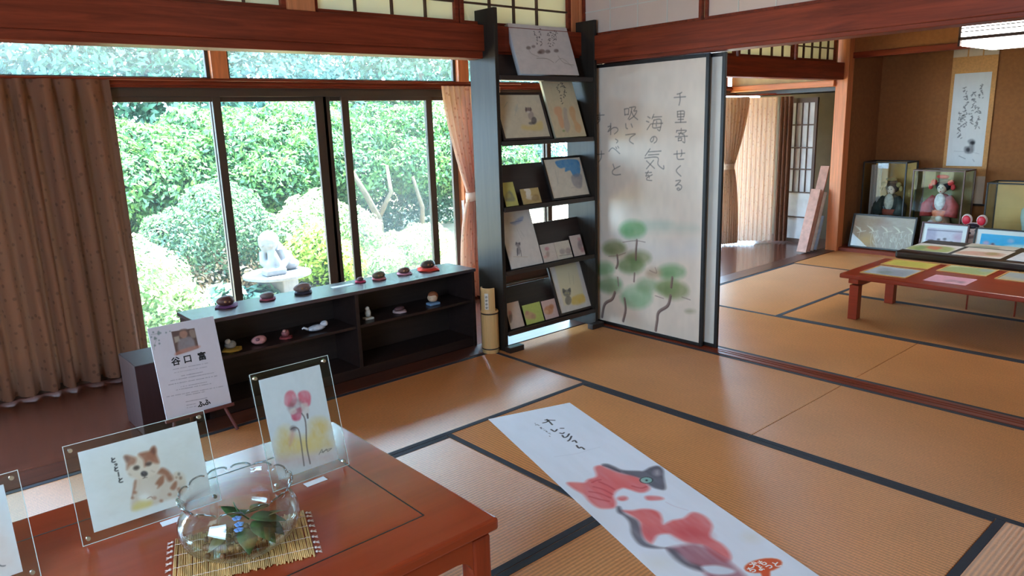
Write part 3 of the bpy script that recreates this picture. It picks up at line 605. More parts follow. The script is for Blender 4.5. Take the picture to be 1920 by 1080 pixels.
# clipped domes
shrub('clipped_shrub', 'large clipped dome shrub with a two-humped white sunlit top behind the statue', 'shrub', [(-.55, 5.6, .12), (-1.12, 5.45, .05), (-.15, 5.5, -.05)], [(.62, .55, .72), (.46, .45, .50), (.48, .45, .5)], 15000, .028, L['dome'], seed=1, shell=.22, flat=.7, dry=True)
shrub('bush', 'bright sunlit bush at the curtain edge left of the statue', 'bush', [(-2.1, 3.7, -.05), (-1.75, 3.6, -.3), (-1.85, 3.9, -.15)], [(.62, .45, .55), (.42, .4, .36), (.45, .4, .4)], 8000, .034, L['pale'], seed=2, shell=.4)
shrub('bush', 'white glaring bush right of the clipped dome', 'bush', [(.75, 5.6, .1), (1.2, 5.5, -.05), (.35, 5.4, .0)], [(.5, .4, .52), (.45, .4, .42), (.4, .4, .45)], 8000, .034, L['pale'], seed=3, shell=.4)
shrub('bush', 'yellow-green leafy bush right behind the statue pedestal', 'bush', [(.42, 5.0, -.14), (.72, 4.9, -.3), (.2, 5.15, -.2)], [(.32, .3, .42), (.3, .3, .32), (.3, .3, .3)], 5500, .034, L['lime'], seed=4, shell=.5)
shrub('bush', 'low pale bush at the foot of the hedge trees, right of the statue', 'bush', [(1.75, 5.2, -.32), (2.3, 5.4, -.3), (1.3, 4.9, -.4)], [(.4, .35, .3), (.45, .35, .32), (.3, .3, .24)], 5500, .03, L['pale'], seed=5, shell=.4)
shrub('ground_plant', 'blue-green broad-leaved plant below the clipped dome', 'plant', [(-.95, 4.5, -.42), (-.6, 4.4, -.44)], [(.3, .25, .2), (.22, .22, .16)], 500, .08, L['blue'], seed=6, shell=.5)
# hedge trees
def tree(label, x, y, cs, rs, n, size, mat, trunk, seed):
    t = thing('tree', label, 'tree', (x, y, -.52), 'trees and tall shrubs behind the garden')
    leaves(cs, rs, int(n*1.7), size*.72, mat, 'foliage', t, seed, shell=.6, flat=.8)
    m = MB()
    for s_, r0 in trunk: m.tube(s_, list(np.linspace(r0, r0*.5, len(s_))), 8)
    m.build('trunk', bark, t, smooth=True)
HS = [(.0, 7.1, .35), (.75, 7.0, .55), (-.7, 7.1, .6), (.35, 7.5, .95), (-.45, 7.6, 1.0), (1.0, 7.7, .95), (.1, 8.2, 1.32), (-.8, 8.1, 1.22), (.85, 8.2, 1.28)]
HR = [(.6, .45, .5), (.6, .45, .5), (.6, .45, .5), (.62, .5, .45), (.62, .5, .45), (.6, .5, .42), (.55, .5, .38), (.5, .5, .34), (.5, .5, .36)]
def hedge(label, x, dz, trunk, seed):
    g = random.Random(seed); cs = [(x+a+g.uniform(-.15, .15), b+g.uniform(-.1, .1), c+dz+g.uniform(-.12, .16)) for a, b, c in HS]
    tree(label, x, 7.2, cs, HR, 14000, .062, L['hedge'], trunk, seed)
hedge('leafy green tree behind the left glass sash, beside the brown curtain', -1.75, .08, [([(-1.35, 6.75, -.53), (-1.4, 6.75, .1), (-1.6, 6.9, .6)], .06)], 11)
hedge('leafy green tree behind the clipped dome shrub', .2, .12, [([(.4, 6.9, -.53), (.38, 6.9, .2), (.3, 7.0, .6)], .06)], 12)
hedge('green tree with pale forked trunks behind the insect screen', 2.35, .22, [([(2.25, 6.5, -.53), (2.2, 6.45, .0), (2.0, 6.45, .4), (1.85, 6.6, .8)], .07), ([(2.22, 6.45, .05), (2.45, 6.45, .4), (2.5, 6.6, .8)], .045), ([(3.0, 6.5, -.53), (3.02, 6.45, .1), (2.9, 6.5, .6)], .05)], 13)
hedge('green tree behind the tied curtain and the display rack', 4.5, .15, [([(4.5, 6.9, -.53), (4.5, 6.9, .6)], .06)], 14)
hedge('leafy green tree hidden partly by the brown curtain', -3.8, .1, [([(-3.8, 6.9, -.53), (-3.8, 6.9, .6)], .06)], 17)
tree('dark undergrowth shrub below the trees at the left', -1.0, 8.3, [(-2.6, 8.4, .3), (-1.3, 8.4, .1), (0, 8.4, .2), (1.2, 8.5, .2)], [(.9, .4, .9), (.9, .4, .8), (.9, .4, .9), (.9, .4, .9)], 9000, .07, L['dark'], [([(-1.0, 8.4, -.53), (-1.0, 8.4, .2)], .05)], 15)
tree('dark undergrowth shrub below the trees at the right', 3.0, 8.3, [(2.3, 8.4, .3), (3.5, 8.4, .2), (4.8, 8.4, .3), (6.2, 8.4, .3)], [(.9, .4, .9), (.9, .4, .9), (.9, .4, .9), (.9, .4, .9)], 9000, .07, L['dark'], [([(3.2, 8.4, -.53), (3.2, 8.4, .2)], .05)], 16)
for i, (x, lab) in enumerate(((-5.2, 'tall dark tree far behind the brown curtain'), (-2.6, 'tall dark tree far behind the left upper pane'), (.2, 'tall dark tree far behind the second upper pane'), (3.0, 'tall dark tree far behind the insect screen'), (5.8, 'tall dark tree far behind the tied curtain'), (8.8, 'tall dark tree far behind the display rack'))):
    tree(lab, x, 10.5, [(x+dx, 10.5+.3*math.sin(dx*5+i), z) for dx, z in ((-.9, 2.2), (.5, 1.6), (.9, 2.9), (-.4, 3.4), (.3, 4.3), (-1.0, 4.6), (1.0, 5.0), (0, .7))], [(1.2, .8, 1.05)]*8, 11000, .11, L['blue'] if i % 2 else L['dark'], [([(x, 10.5, -.53), (x+.1, 10.5, 2.2), (x, 10.5, 4.2)], .14)], 20+i)
# statue on its pedestal
t = thing('pedestal', 'pale round-topped stone pedestal in the garden', 'pedestal', (-.33, 4.5, -.52))
MB().lathe([(.0, .0), (.34, .0), (.375, .012), (.375, .04), (.33, .055), (.0, .055)], (-.33, 4.5, -.23), 28).build('top_slab', stone_m, t)
c45, s45 = math.cos(.62), math.sin(.62)
MB().box(-.165, .165, -.165, .165, -.52, -.23, T=lambda x, y, z: (-.33+x*c45-y*s45, 4.5+x*s45+y*c45, z)).build('column', stone_m, t, bev=.01)
m = MB(); sx, sy, sz = -.36, 4.5, -.175
m.ball((sx-.07, sy-.06, sz+.355), (.105, .105, .115)); m.ball((sx-.03, sy-.0, sz+.36), (.115, .11, .12)); m.ball((sx-.075, sy-.10, sz+.325), (.07, .05, .075))
m.ball((sx+.03, sy+.04, sz+.20), (.13, .12, .17)); m.ball((sx+.12, sy+.06, sz+.12), (.14, .13, .13)); m.ball((sx+.20, sy+.05, sz+.06), (.12, .12, .07))
m.tube([(sx+.07, sy-.05, sz+.26), (sx+.09, sy-.10, sz+.12), (sx-.0, sy-.17, sz+.07)], [.06, .055, .045], 10); m.tube([(sx-.10, sy+.0, sz+.24), (sx-.13, sy-.05, sz+.13), (sx-.09, sy-.15, sz+.08)], [.055, .05, .045], 10)
m.tube([(sx-.09, sy-.15, sz+.08), (sx-.075, sy-.13, sz+.20), (sx-.07, sy-.11, sz+.27)], [.045, .04, .035], 10); m.tube([(sx+.0, sy-.17, sz+.07), (sx-.03, sy-.14, sz+.18), (sx-.05, sy-.11, sz+.26)], [.045, .04, .035], 10)
m.tube([(sx-.16, sy-.12, sz+.32), (sx-.16, sy-.08, sz+.40), (sx-.10, sy-.05, sz+.46)], [.02, .03, .025], 8); m.ball((sx-.085, sy-.16, sz+.325), (.018, .02, .018), 8); m.box(sx-.19, sx+.05, sy-.24, sy-.08, sz, sz+.075)
o = m.build('statue', stone_m); tag(o, 'pale stone statue of a hooded figure leaning on its arms on the garden pedestal', 'statue')
rm = o.modifiers.new('merge', 'REMESH'); rm.mode = 'VOXEL'; rm.voxel_size = .011; rm.use_smooth_shade = True; sm_ = o.modifiers.new('soft', 'SMOOTH'); sm_.iterations = 4; sm_.factor = .6

# ------------------------------------------------------------------ display rack with its pictures
t = thing('display_rack', 'tall dark open display rack holding leaning pictures', 'display rack', (-.43, .03, 0))
MB().box(-.846, -.820, -.082, .155, 0, 2.03).build('side_panel', dark_z, t, bev=.003); MB().box(-.034, -.010, -.100, .155, 0, 2.01).build('side_panel', dark_z, t, bev=.003)
MB().box(-.850, -.735, -.135, -.085, 0, .035).build('foot', dark_x, t, bev=.003); MB().box(-.12, -.006, -.15, -.103, 0, .035).build('foot', dark_x, t, bev=.003)
TZ = [1.655, 1.280, .890, .500, .118]; LEAN = 20; ca, sa = math.cos(math.radians(LEAN)), math.sin(math.radians(LEAN))
for z in TZ:
    BX(-.820, -.034, -.082, .03, z-.018, z).build('shelf', dark_x, t, bev=.002); BX(-.820, -.034, -.094, -.082, z-.022, z+.006).build('shelf_lip', dark_x, t, bev=.002)
    MB().box(-.820, -.034, -.006, .006, 0, .262, T=lambda x, y, zz, z=z: (x, -.012+y*ca+zz*sa, z+zz*ca-y*sa)).build('back_board', dark_x, t, bev=.002)
c1 = cr(900, 0, 3.175); c2 = cr(900, 320, 3.0); c64 = cr(640, 0, 2.0)
def rackpic(name, label, cat, tier, u0, u1, h, fw, fcol, cm, paint, base=(216, 206, 190), th=.004, cell=.0022, matte=0., seed=1, fd=.014):
    z = TZ[tier]+.003; pl = lean(0, -.058 if fw or th > .01 else -.052, z+.002, LEAN)
    a = Art(pl, u0+fw, u1-fw, fw, h-fw, cell, base, cm, .03, seed); paint(a)
    t = thing(name, label, cat, pl.P((u0+u1)/2, 0), 'pictures on the display rack')
    a.mesh('artwork', paint_m, t, th if not fw else .002, .003 if fw else 0)
    if fw:
        T = lambda u, n, v: pl.P(u, v, n); m = MB()
        for x0, x1, v0, v1 in ((u0, u0+fw, 0, h), (u1-fw, u1, 0, h), (u0+fw, u1-fw, 0, fw), (u0+fw, u1-fw, h-fw, h)): m.box(x0, x1, -.002, fd-.002, v0, v1, T=T)
        m.build('frame', fcol, t, bev=.0015); BX(u0+fw, u1-fw, -.002, .003, fw, h-fw, T=T).build('backing', offwhite, t)
    return t
DK = (70, 60, 58)
def p1(a):
    for k, (x, y0, y1) in enumerate(((335, 185, 290), (312, 205, 268), (390, 210, 300), (412, 215, 280), (430, 200, 255))):
        for i, y in enumerate(range(y0, y1, 15)): a.scrib((x+(y-y0)*.12, y), 14, 2, .0035, DK, k*31+i, .8)
    for x, y, r in ((350, 320, 14), (385, 320, 11), (435, 315, 10), (270, 298, 10), (300, 290, 8), (335, 325, 9)): a.ell((x, y), r*1.4, r, (110, 88, 80), 2, .75)
    a.line([(270, 300), (285, 330), (330, 350)], .002, (150, 136, 124)); a.line([(320, 360), (380, 362), (420, 385)], .003, (150, 136, 124)); a.line([(445, 345), (480, 385), (540, 400)], .003, (160, 146, 134)); a.line([(430, 385), (470, 360), (530, 410)], .002, (160, 146, 134))
rackpic('canvas_picture', 'thick unframed canvas with brush writing and small dark flowers on the top tier', 'picture', 0, -.655, -.16, .315, 0, None, c1, p1, (216, 206, 200), .03)
def p2(a):
    a.poly([(245, 770), (250, 745), (300, 750), (362, 720), (368, 775), (300, 778)], (222, 196, 120), 4, .8); a.ell((285, 655), 20, 14, (120, 100, 96), 2); a.poly([(268, 640), (275, 648), (270, 670)], (90, 76, 74)); a.poly([(296, 640), (302, 650), (298, 665)], (90, 76, 74))
    a.ell((300, 690), 17, 26, (170, 150, 140), 2, .9); a.ell((318, 720), 16, 22, (86, 78, 78), 2, .9); a.ell((302, 735), 16, 8, (96, 86, 84), 2, .9); a.ell((285, 668), 10, 6, (224, 214, 204), 2)
    a.ell((215, 650), 12, 22, (190, 186, 170), 4, .5); a.line([(140, 640), (160, 610)], .004, (170, 176, 150), .7); a.line([(205, 690), (220, 620)], .003, (176, 176, 160), .6)
rackpic('framed_picture', 'dark framed picture of a small grey cat on yellow ground, second tier', 'picture', 1, -.785, -.385, .300, .014, dark_x, c1, p2, (214, 200, 172))
def p3(a):
    for i, y in enumerate(range(505, 585, 14)): a.scrib((475+(y-505)*.3, y), 15, 3, .004, DK, 50+i)
    for i, y in enumerate(range(515, 625, 15)): a.scrib((448+(y-505)*.28, y), 12, 2, .0035, DK, 70+i)
    a.poly([(430, 650), (455, 640), (475, 655), (478, 700), (495, 750), (480, 770), (460, 745), (450, 700), (432, 680)], (222, 168, 128), 3); a.poly([(485, 650), (505, 655), (510, 700), (525, 760), (510, 795), (490, 760), (488, 700)], (188, 172, 156), 3); a.poly([(520, 650), (540, 640), (556, 670), (560, 720), (590, 760), (585, 795), (560, 785), (548, 740), (525, 690)], (214, 168, 122), 3)
    a.ell((488, 785), 8, 6, (150, 160, 110), 2)
rackpic('picture_board', 'tall unframed picture board with writing and orange figures, second tier', 'picture', 1, -.362, -.085, .385, 0, None, c1, p3, (214, 196, 160), .018)
def p4(a):
    a.poly([(806, 604), (884, 601), (892, 656), (870, 662), (856, 640), (838, 645), (836, 630), (820, 632), (806, 622)], (66, 138, 200), 2, .95); a.poly([(862, 660), (898, 654), (900, 700), (884, 706), (866, 690)], (150, 146, 150), 3, .85); a.line([(800, 640), (812, 690)], .002, (176, 170, 160)); a.line([(812, 640), (808, 700)], .002, (190, 184, 172)); a.line([(860, 705), (900, 700)], .002, (176, 170, 160))
rackpic('framed_picture', 'black framed picture with a blue patch at its top right, third tier', 'picture', 2, -.395, -.030, .285, .014, ebony, c64, p4, (216, 206, 188))
rackpic('small_picture', 'narrow yellow-green card at the left end of the third tier', 'card', 2, -.775, -.675, .150, 0, None, c64, lambda a: (a.poly([(610, 752), (628, 715), (650, 752)], (140, 140, 112), 3), a.ell((625, 735), 10, 10, (180, 170, 110), 3)), (200, 192, 110))
rackpic('small_picture', 'small tan card of a white cat, third tier beside the black frame', 'card', 2, -.635, -.480, .098, 0, None, c64, lambda a: (a.ell((700, 725), 10, 18, (236, 230, 220), 2), a.ell((690, 712), 7, 6, (236, 226, 214), 2), a.ell((712, 742), 22, 8, (222, 210, 190), 2), a.poly([(715, 735), (735, 730), (740, 752), (715, 752)], (170, 140, 92), 3)), (196, 168, 112))
def p7(a):
    a.poly([(165, 295), (190, 288), (215, 268), (240, 260), (232, 285), (205, 302), (190, 306)], (150, 160, 190), 3, .85); a.line([(168, 296), (235, 280)], .003, (110, 122, 160)); a.line([(225, 340), (245, 372)], .002, (180, 178, 170)); a.line([(205, 330), (235, 395)], .002, (190, 186, 180))
    a.ell((210, 418), 13, 11, (150, 138, 136), 2); a.poly([(197, 418), (199, 402), (207, 410)], (96, 88, 90)); a.poly([(213, 410), (222, 404), (222, 418)], (96, 88, 90)); a.ell((214, 450), 12, 24, (156, 146, 144), 2); a.line([(208, 440), (207, 478)], .006, (84, 78, 82), .8); a.line([(226, 450), (230, 482)], .004, (96, 90, 92), .8); a.line([(185, 485), (265, 486)], .002, (190, 170, 140))
rackpic('picture_sheet', 'tall white picture with a blue bird above a small grey cat, fourth tier', 'picture', 3, -.752, -.482, .375, 0, None, c2, p7, (218, 210, 202), .006)
rackpic('small_picture', 'small card of pink flowers, leftmost of the small cards on the fourth tier', 'card', 3, -.470, -.345, .118, 0, None, c2, lambda a: (a.ell((375, 440), 12, 10, (200, 130, 136), 3), a.ell((380, 470), 10, 18, (170, 140, 130), 3, .8), a.ell((365, 485), 10, 8, (214, 160, 150), 3)), (214, 200, 188), .003)
rackpic('small_picture', 'small card of grey animals on the fourth tier', 'card', 3, -.343, -.205, .118, 0, None, c2, lambda a: (a.ell((462, 455), 16, 16, (176, 160, 154), 3), a.ell((495, 452), 16, 18, (170, 152, 146), 3), a.line([(445, 480), (525, 468)], .003, (140, 130, 120))), (214, 202, 186), .003)
rackpic('small_picture', 'upright card of a pink grey figure at the right end of the fourth tier', 'card', 3, -.190, -.085, .142, 0, None, c2, lambda a: (a.ell((562, 415), 14, 30, (150, 130, 130), 3), a.ell((555, 385), 9, 9, (196, 140, 140), 3), a.ell((575, 445), 12, 14, (176, 130, 130), 3)), (206, 186, 178), .003)
def p11(a):
    a.poly([(415, 535), (535, 515), (590, 735), (470, 760)], (226, 214, 176), 4, .9, .1, False); a.poly([(515, 715), (575, 695), (586, 740), (520, 755)], (226, 188, 92), 4, .9); a.ell((486, 690), 22, 20, (140, 132, 120), 2); a.poly([(464, 690), (462, 664), (480, 676)], (104, 98, 92)); a.poly([(492, 672), (505, 660), (508, 684)], (104, 98, 92)); a.ell((494, 730), 18, 26, (132, 126, 116), 2)
    for x in (480, 494): a.ell((x, 690), 3, 3, (210, 200, 120), 1)
    a.line([(495, 575), (505, 640)], .002, (190, 180, 150)); a.line([(520, 590), (525, 640)], .002, (190, 180, 150))
rackpic('framed_picture', 'brown framed picture of a grey cat on cream and yellow, lowest tier', 'picture', 4, -.345, -.020, .360, .016, dark_x, c2, p11, (220, 212, 204))
rackpic('small_picture', 'narrow pinkish card at the left end of the lowest tier', 'card', 4, -.770, -.655, .165, 0, None, c2, lambda a: (a.ell((170, 825), 10, 30, (120, 100, 92), 3), a.ell((165, 800), 10, 12, (190, 140, 130), 3)), (206, 184, 168), .003)
rackpic('small_picture', 'green-edged card of a pink animal on the lowest tier', 'card', 4, -.635, -.480, .128, 0, None, c2, lambda a: (a.ell((275, 815), 28, 22, (206, 160, 130), 3), a.ell((262, 800), 10, 12, (190, 140, 120), 3), a.ell((300, 820), 14, 16, (190, 150, 120), 3)), (190, 200, 110), .003)
rackpic('small_picture', 'pinkish card of an orange animal on the lowest tier beside the brown frame', 'card', 4, -.468, -.345, .125, 0, None, c2, lambda a: (a.ell((385, 785), 26, 24, (204, 140, 96), 3), a.ell((400, 765), 14, 14, (196, 130, 90), 3), a.ell((372, 795), 12, 12, (220, 176, 140), 3)), (216, 184, 176), .003)

# bamboo vase
t = thing('bamboo_vase', 'cut bamboo vase with a slanting upper half and a paper label beside the rack', 'vase', (-.905, -.012, 0))
vc = (-.905, -.012, 0); m = MB()
m.lathe([(.0, .002), (.052, .002), (.054, .02), (.053, .03), (.054, .034), (.053, .255), (.056, .262), (.053, .27), (.044, .272), (.044, .24), (.0, .238)], vc, 28)
pr = [(.050, .27), (.049, .385), (.049, .41)]; n = 18
V = [];
for r, z in [(.051, .268), (.050, .415)]:
    for k in range(n+1): an = math.radians(118+158*k/n); V.append((vc[0]+r*math.cos(an), vc[1]+r*math.sin(an), z))
for r, z in [(.043, .268), (.042, .415)]:
    for k in range(n+1): an = math.radians(118+158*k/n); V.append((vc[0]+r*math.cos(an), vc[1]+r*math.sin(an), z))
q = n+1; F = []
for k in range(n): F += [(k, k+1, q+k+1, q+k), (2*q+k, 3*q+k, 3*q+k+1, 2*q+k+1), (q+k, q+k+1, 3*q+k+1, 3*q+k)]
F += [(0, q, 3*q, 2*q), (n, 2*q+n, 3*q+n, q+n)]
m.add(V, F); m.build('body', bamboo_m, t, smooth=False)
MB().lathe([(.0545, .250), (.0565, .254), (.0545, .258)], vc, 28).build('node_ring', dark_x, t); MB().lathe([(.0545, .026), (.0565, .030), (.0545, .034)], vc, 28).build('node_ring', dark_x, t)
la = math.radians(214); LP = Plane((vc[0]+.0515*math.cos(la), vc[1]+.0515*math.sin(la), .285), (-math.sin(la), math.cos(la), 0), (0, 0, 1)); BX(-.012, .012, 0, .0015, 0, .10, T=lambda u, n_, v: LP.P(u, v, n_)).build('label', offwhite, t)
m = MB()
for i in range(4):
    for x0, x1, dz in ((-.008, .008, 0), (-.002, .001, .004), (-.007, .004, -.006)): m.box(x0, x1, .0016, .0022, .012+i*.022+dz, .015+i*.022+dz, T=lambda u, n_, v: LP.P(u, v, n_))
m.build('label_ink', ink, t)

# ------------------------------------------------------------------ low shelf by the window and the painted stones
t = thing('low_shelf', 'long low dark open shelf on the veranda edge under the window', 'shelf', (-1.73, .29, 0))
BX(-2.585, -.875, .145, .44, .487, .507).build('top_board', wood('polished_shelf_top', (70, 58, 60), 'x', rough=.26, var=.15, spec=.8), t, bev=.003)  # glossier top; its paler colour also carries the window sheen
for x in (-2.575, -.905): BX(x, x+.022, .152, .435, .004, .487).build('side_panel', shelf_w, t, bev=.002)
BX(-1.728, -1.706, .155, .43, .06, .487).build('divider', shelf_w, t, bev=.002); BX(-2.553, -.905, .428, .437, .006, .490).build('back_panel', dark_x, t)
BX(-2.553, -1.728, .165, .43, .288, .304).build('middle_board', shelf_w, t, bev=.002); BX(-1.706, -.905, .165, .43, .288, .304).build('middle_board', shelf_w, t, bev=.002)
BX(-2.553, -.905, .160, .43, .004, .06).build('base_board', shelf_w, t, bev=.002)
o = BX(-2.875, -2.59, .165, .45, .004, .352).build('low_cabinet', wood('matte_dark_wood', (58, 34, 32), 'z', rough=.5, var=.15, spec=.15), bev=.004); tag(o, 'plain dark wooden box at the left end of the low shelf', 'box')
def star(cx, cy, r, z, h, n=8, k=.78, rot=.3): return [(cx+r*(1 if i % 2 == 0 else k)*math.cos(rot+math.pi*i/n), cy+r*(1 if i % 2 == 0 else k)*math.sin(rot+math.pi*i/n)) for i in range(2*n)]
def cushion(cx, cy, z, r, rgb, nm, t, h=.010):
    p = star(cx, cy, r, z, h, 4, .80); q = star(cx, cy, r*.7, z, h, 4, .86); m = MB(); n = len(p)
    V = [(x, y, z+.0005+.006*(i % 2 == 0)) for i, (x, y) in enumerate(p)]+[(x, y, z+h) for x, y in q]+[(x, y, z+.0003) for x, y in q]
    F = [(i, (i+1) % n, n+(i+1) % n, n+i) for i in range(n)]+[tuple(range(n, 2*n)), tuple(range(3*n-1, 2*n-1, -1))]+[(2*n+i, 2*n+(i+1) % n, (i+1) % n, i) for i in range(n)]
    m.add(V, F); return m.build(nm, plain('cushion_%d_%d_%d' % rgb, rgb, .8), t, bev=.002)
def pebble(c, r, rgb, nm, t, spots=(), var=.25):
    m = MB(); m.ball((0, 0, 0), r, 18); 
    m.v = [(c[0]+x*(1+.12*math.sin(y*60)), c[1]+y, c[2]+max(z, -r[2]*.75)*(1+.1*x/r[0])) for x, y, z in m.v]
    return m.build(nm, plain('pebble_%d_%d_%d' % rgb, rgb, .55, var=var, vs=60), t, smooth=True)
ST = [(-2.36, .36, (.046, .034, .028), (84, 44, 36), (98, 50, 92), .072, 'round dark brown painted stone on a purple cushion, leftmost on the shelf top'),
      (-2.145, .345, (.040, .026, .018), (116, 96, 96), (140, 66, 84), .055, 'flat grey painted stone on a wine red mat, second from left on shelf top'),
      (-1.94, .345, (.052, .030, .027), (124, 96, 88), (52, 46, 62), .062, 'large brown speckled stone on a dark mat beside the white card'),
      (-1.58, .345, (.022, .016, .013), (92, 58, 62), (178, 44, 78), .042, 'tiny dark stone on a crimson mat right of the white card'),
      (-1.46, .335, (.044, .026, .022), (98, 84, 62), (178, 100, 104), .055, 'olive brown stone on a pink mat near the right of the shelf top'),
      (-1.275, .345, (.042, .026, .019), (110, 76, 66), (196, 132, 150), .060, 'mottled brown stone on a pale pink mat, next to the big red cushion'),
      (-1.10, .340, (.052, .030, .026), (74, 58, 48), (206, 52, 34), .088, 'dark oval stone on a big red fringed cushion, rightmost on the shelf top')]
for x, y, r, rgb, crgb, cr_, lab in ST:
    t = thing('painted_stone', lab, 'painted stone', (x, y, .507), 'painted stones on the shelf top'); h = .016 if cr_ > .08 else .009
    cushion(x, y, .507, cr_, crgb, 'cushion', t, h); pebble((x, y, .507+h+r[2]*.75), r, rgb, 'stone', t)
    if r[0] > .04: m = MB(); m.ball((x-r[0]*.3, y-r[1]*.9, .507+h+r[2]*.8), (.008, .005, .006), 8); m.ball((x+r[0]*.15, y-r[1]*.93, .507+h+r[2]*.7), (.006, .005, .005), 8); m.build('painted_face', plain('stone_face', (170, 120, 80), .6), t, smooth=True)
o = BX(-1.77, -1.63, .315, .355, .5072, .5085).build('name_card', white_paper); tag(o, 'small white card lying on the low shelf top', 'card')
FG = [(-2.40, .24, 'yellow', 'small grey and white bird figure on a yellow mat inside the left bay'), (-2.255, .24, 'pink', 'small pink stone figure in the left bay of the low shelf'), (-2.11, .24, 'red', 'small reddish figure in the left bay of the low shelf'), (-1.93, .24, 'dog', 'white lying dog figurine in the left bay beside the divider'),
      (-1.60, .25, 'white', 'white standing figurine just right of the shelf divider'), (-1.385, .25, 'flat', 'dark stone on a pale pink mat in the right bay'), (-1.14, .25, 'head', 'round brown-haired head figurine on a blue base in the right bay')]
Z = .304
for x, y, k, lab in FG:
    t = thing('shelf_figurine', lab, 'figurine', (x, y, Z), 'figurines on the middle shelf')
    if k == 'yellow': cushion(x, y, Z, .062, (214, 170, 70), 'mat', t); pebble((x-.005, y, Z+.03), (.03, .022, .022), (160, 170, 178), 'body', t); pebble((x-.018, y-.004, Z+.05), (.015, .014, .014), (222, 216, 206), 'head', t)
    elif k == 'pink': pebble((x, y, Z+.022), (.04, .028, .024), (206, 140, 136), 'body', t); pebble((x-.015, y-.02, Z+.032), (.012, .008, .010), (120, 72, 80), 'face', t)
    elif k == 'red': cushion(x, y, Z, .045, (150, 60, 62), 'mat', t); pebble((x, y, Z+.028), (.022, .018, .020), (150, 84, 84), 'body', t); pebble((x-.01, y-.012, Z+.044), (.010, .010, .009), (196, 140, 130), 'head', t)
    elif k == 'dog': pebble((x, y, Z+.020), (.055, .024, .018), (206, 208, 216), 'body', t); pebble((x+.045, y-.005, Z+.036), (.022, .018, .017), (222, 222, 228), 'head', t); MB().tube([(x-.05, y, Z+.02), (x-.075, y, Z+.035), (x-.085, y, Z+.03)], [.008, .006, .004], 8).build('tail', white_paper, t, smooth=True)
    elif k == 'white': BX(x-.028, x+.028, y-.02, y+.02, Z, Z+.012).build('base', offwhite, t, bev=.003); pebble((x, y, Z+.036), (.018, .016, .026), (222, 224, 216), 'body', t); pebble((x-.004, y-.002, Z+.064), (.013, .012, .013), (230, 228, 220), 'head', t)
    elif k == 'flat': cushion(x, y, Z, .055, (210, 176, 176), 'mat', t); pebble((x, y, Z+.022), (.034, .02, .014), (96, 62, 64), 'stone', t)
    else: BX(x-.038, x+.038, y-.026, y+.026, Z, Z+.016).build('base', plain('blue_base', (124, 156, 190), .7), t, bev=.005); pebble((x, y, Z+.046), (.033, .030, .032), (222, 184, 152), 'head', t); m = MB(); m.ball((x+.004, y+.004, Z+.056), (.034, .031, .028), 16); m.build('hair', plain('brown_hair', (150, 84, 50), .7), t, smooth=True)

# ------------------------------------------------------------------ notice board on its easel
t = thing('notice_board', 'white printed notice board with a portrait photo on a small easel', 'notice board', (-2.67, .0, .004))
NP = lean(-2.672, -.030, .115, 14); cn = cr(200, 560, 4.154)
a = Art(NP, -.147, .146, .018, .436, .0016, (208, 203, 209), cn, .012, 4)
for x, y, r in ((405, 268, 17), (375, 310, 13), (372, 365, 9), (408, 350, 8), (360, 262, 7), (460, 265, 6), (405, 325, 6), (345, 300, 6), (490, 255, 4)):
    for k in range(3): a.ell((x+math.cos(k*2.1)*r*.5, y+math.sin(k*2.1)*r*.5), r*.6, r*.45, (92, 112, 108), 1.5, .8, k*50)
a.line([(345, 280), (380, 275), (410, 268)], .0015, (140, 150, 146)); a.line([(370, 400), (368, 365), (385, 320)], .0015, (150, 160, 154))
a.poly([(500, 258), (680, 230), (714, 384), (540, 441)], (96, 74, 66), 1, 1, .1, False); a.poly([(520, 300), (560, 290), (570, 330), (530, 345)], (190, 180, 160), 2, .8, .1, False); a.poly([(640, 250), (678, 243), (690, 300), (655, 300)], (180, 166, 150), 2, .7)
a.poly([(555, 330), (580, 310), (640, 295), (675, 320), (690, 370), (700, 385), (600, 420), (555, 400)], (150, 146, 150), 3, 1); a.ell((595, 275), 32, 34, (186, 140, 118), 2); a.poly([(560, 260), (575, 240), (620, 236), (630, 262), (600, 250)], (110, 92, 84), 2); a.poly([(540, 440), (560, 405), (700, 365), (714, 384)], (196, 130, 110), 3, .8)
g = random.Random(5)
for x0, x1, y0, dk in ((515, 775, 552, .4), (525, 770, 578, .3), (580, 740, 602, .55), (495, 830, 640, .5), (480, 855, 672, .55), (575, 775, 687, .45), (540, 815, 712, .55), (465, 900, 765, .5), (615, 765, 752, .55), (615, 780, 803, .5), (620, 690, 830, .45), (622, 690, 850, .45)):
    x = x0
    while x < x1:
        l = g.uniform(5, 16); sl = -.18 if x1-x0 < 100 else -.19
        y = y0+(x-x0)*sl+(0 if x1-x0 < 100 else 0); a.line([(x, y), (x+l*.7, y+l*.7*sl)], .0022, (96, 94, 104), dk+.2*g.random(), False); x += l+g.choice((0, 0, 2, 9))
a.mesh('printed_sheet', paint_gloss, t, .002, .004)
BX(-.147, .146, -.0005, .004, .016, .438, T=lambda u, n_, v: NP.P(u, v, n_)).build('board', white_paper, t)
for ch, q_, s_ in (('谷', (536, 492), .040), ('口', (628, 473), .040), ('富', (740, 452), .040)):
    u, v = NP.uv(cn(*q_)); text_mesh(ch, NP, u, v, s_, ink, 'lettering', t, off=.0062, bold=.0012)
for ch, q_, s_ in (('ふ', (731, 824), .030), ('ふ', (779, 809), .030)):
    u, v = NP.uv(cn(*q_)); text_mesh(ch, NP, u, v, s_, ink, 'lettering', t, off=.0062, bold=.0014)
es = plain('easel_wood', (96, 44, 40), .45); m = MB()
BX(-.155, .154, -.002, .020, .0, .016, T=lambda u, n_, v: NP.P(u, v, n_)).build('easel_ledge', es, t, bev=.002)
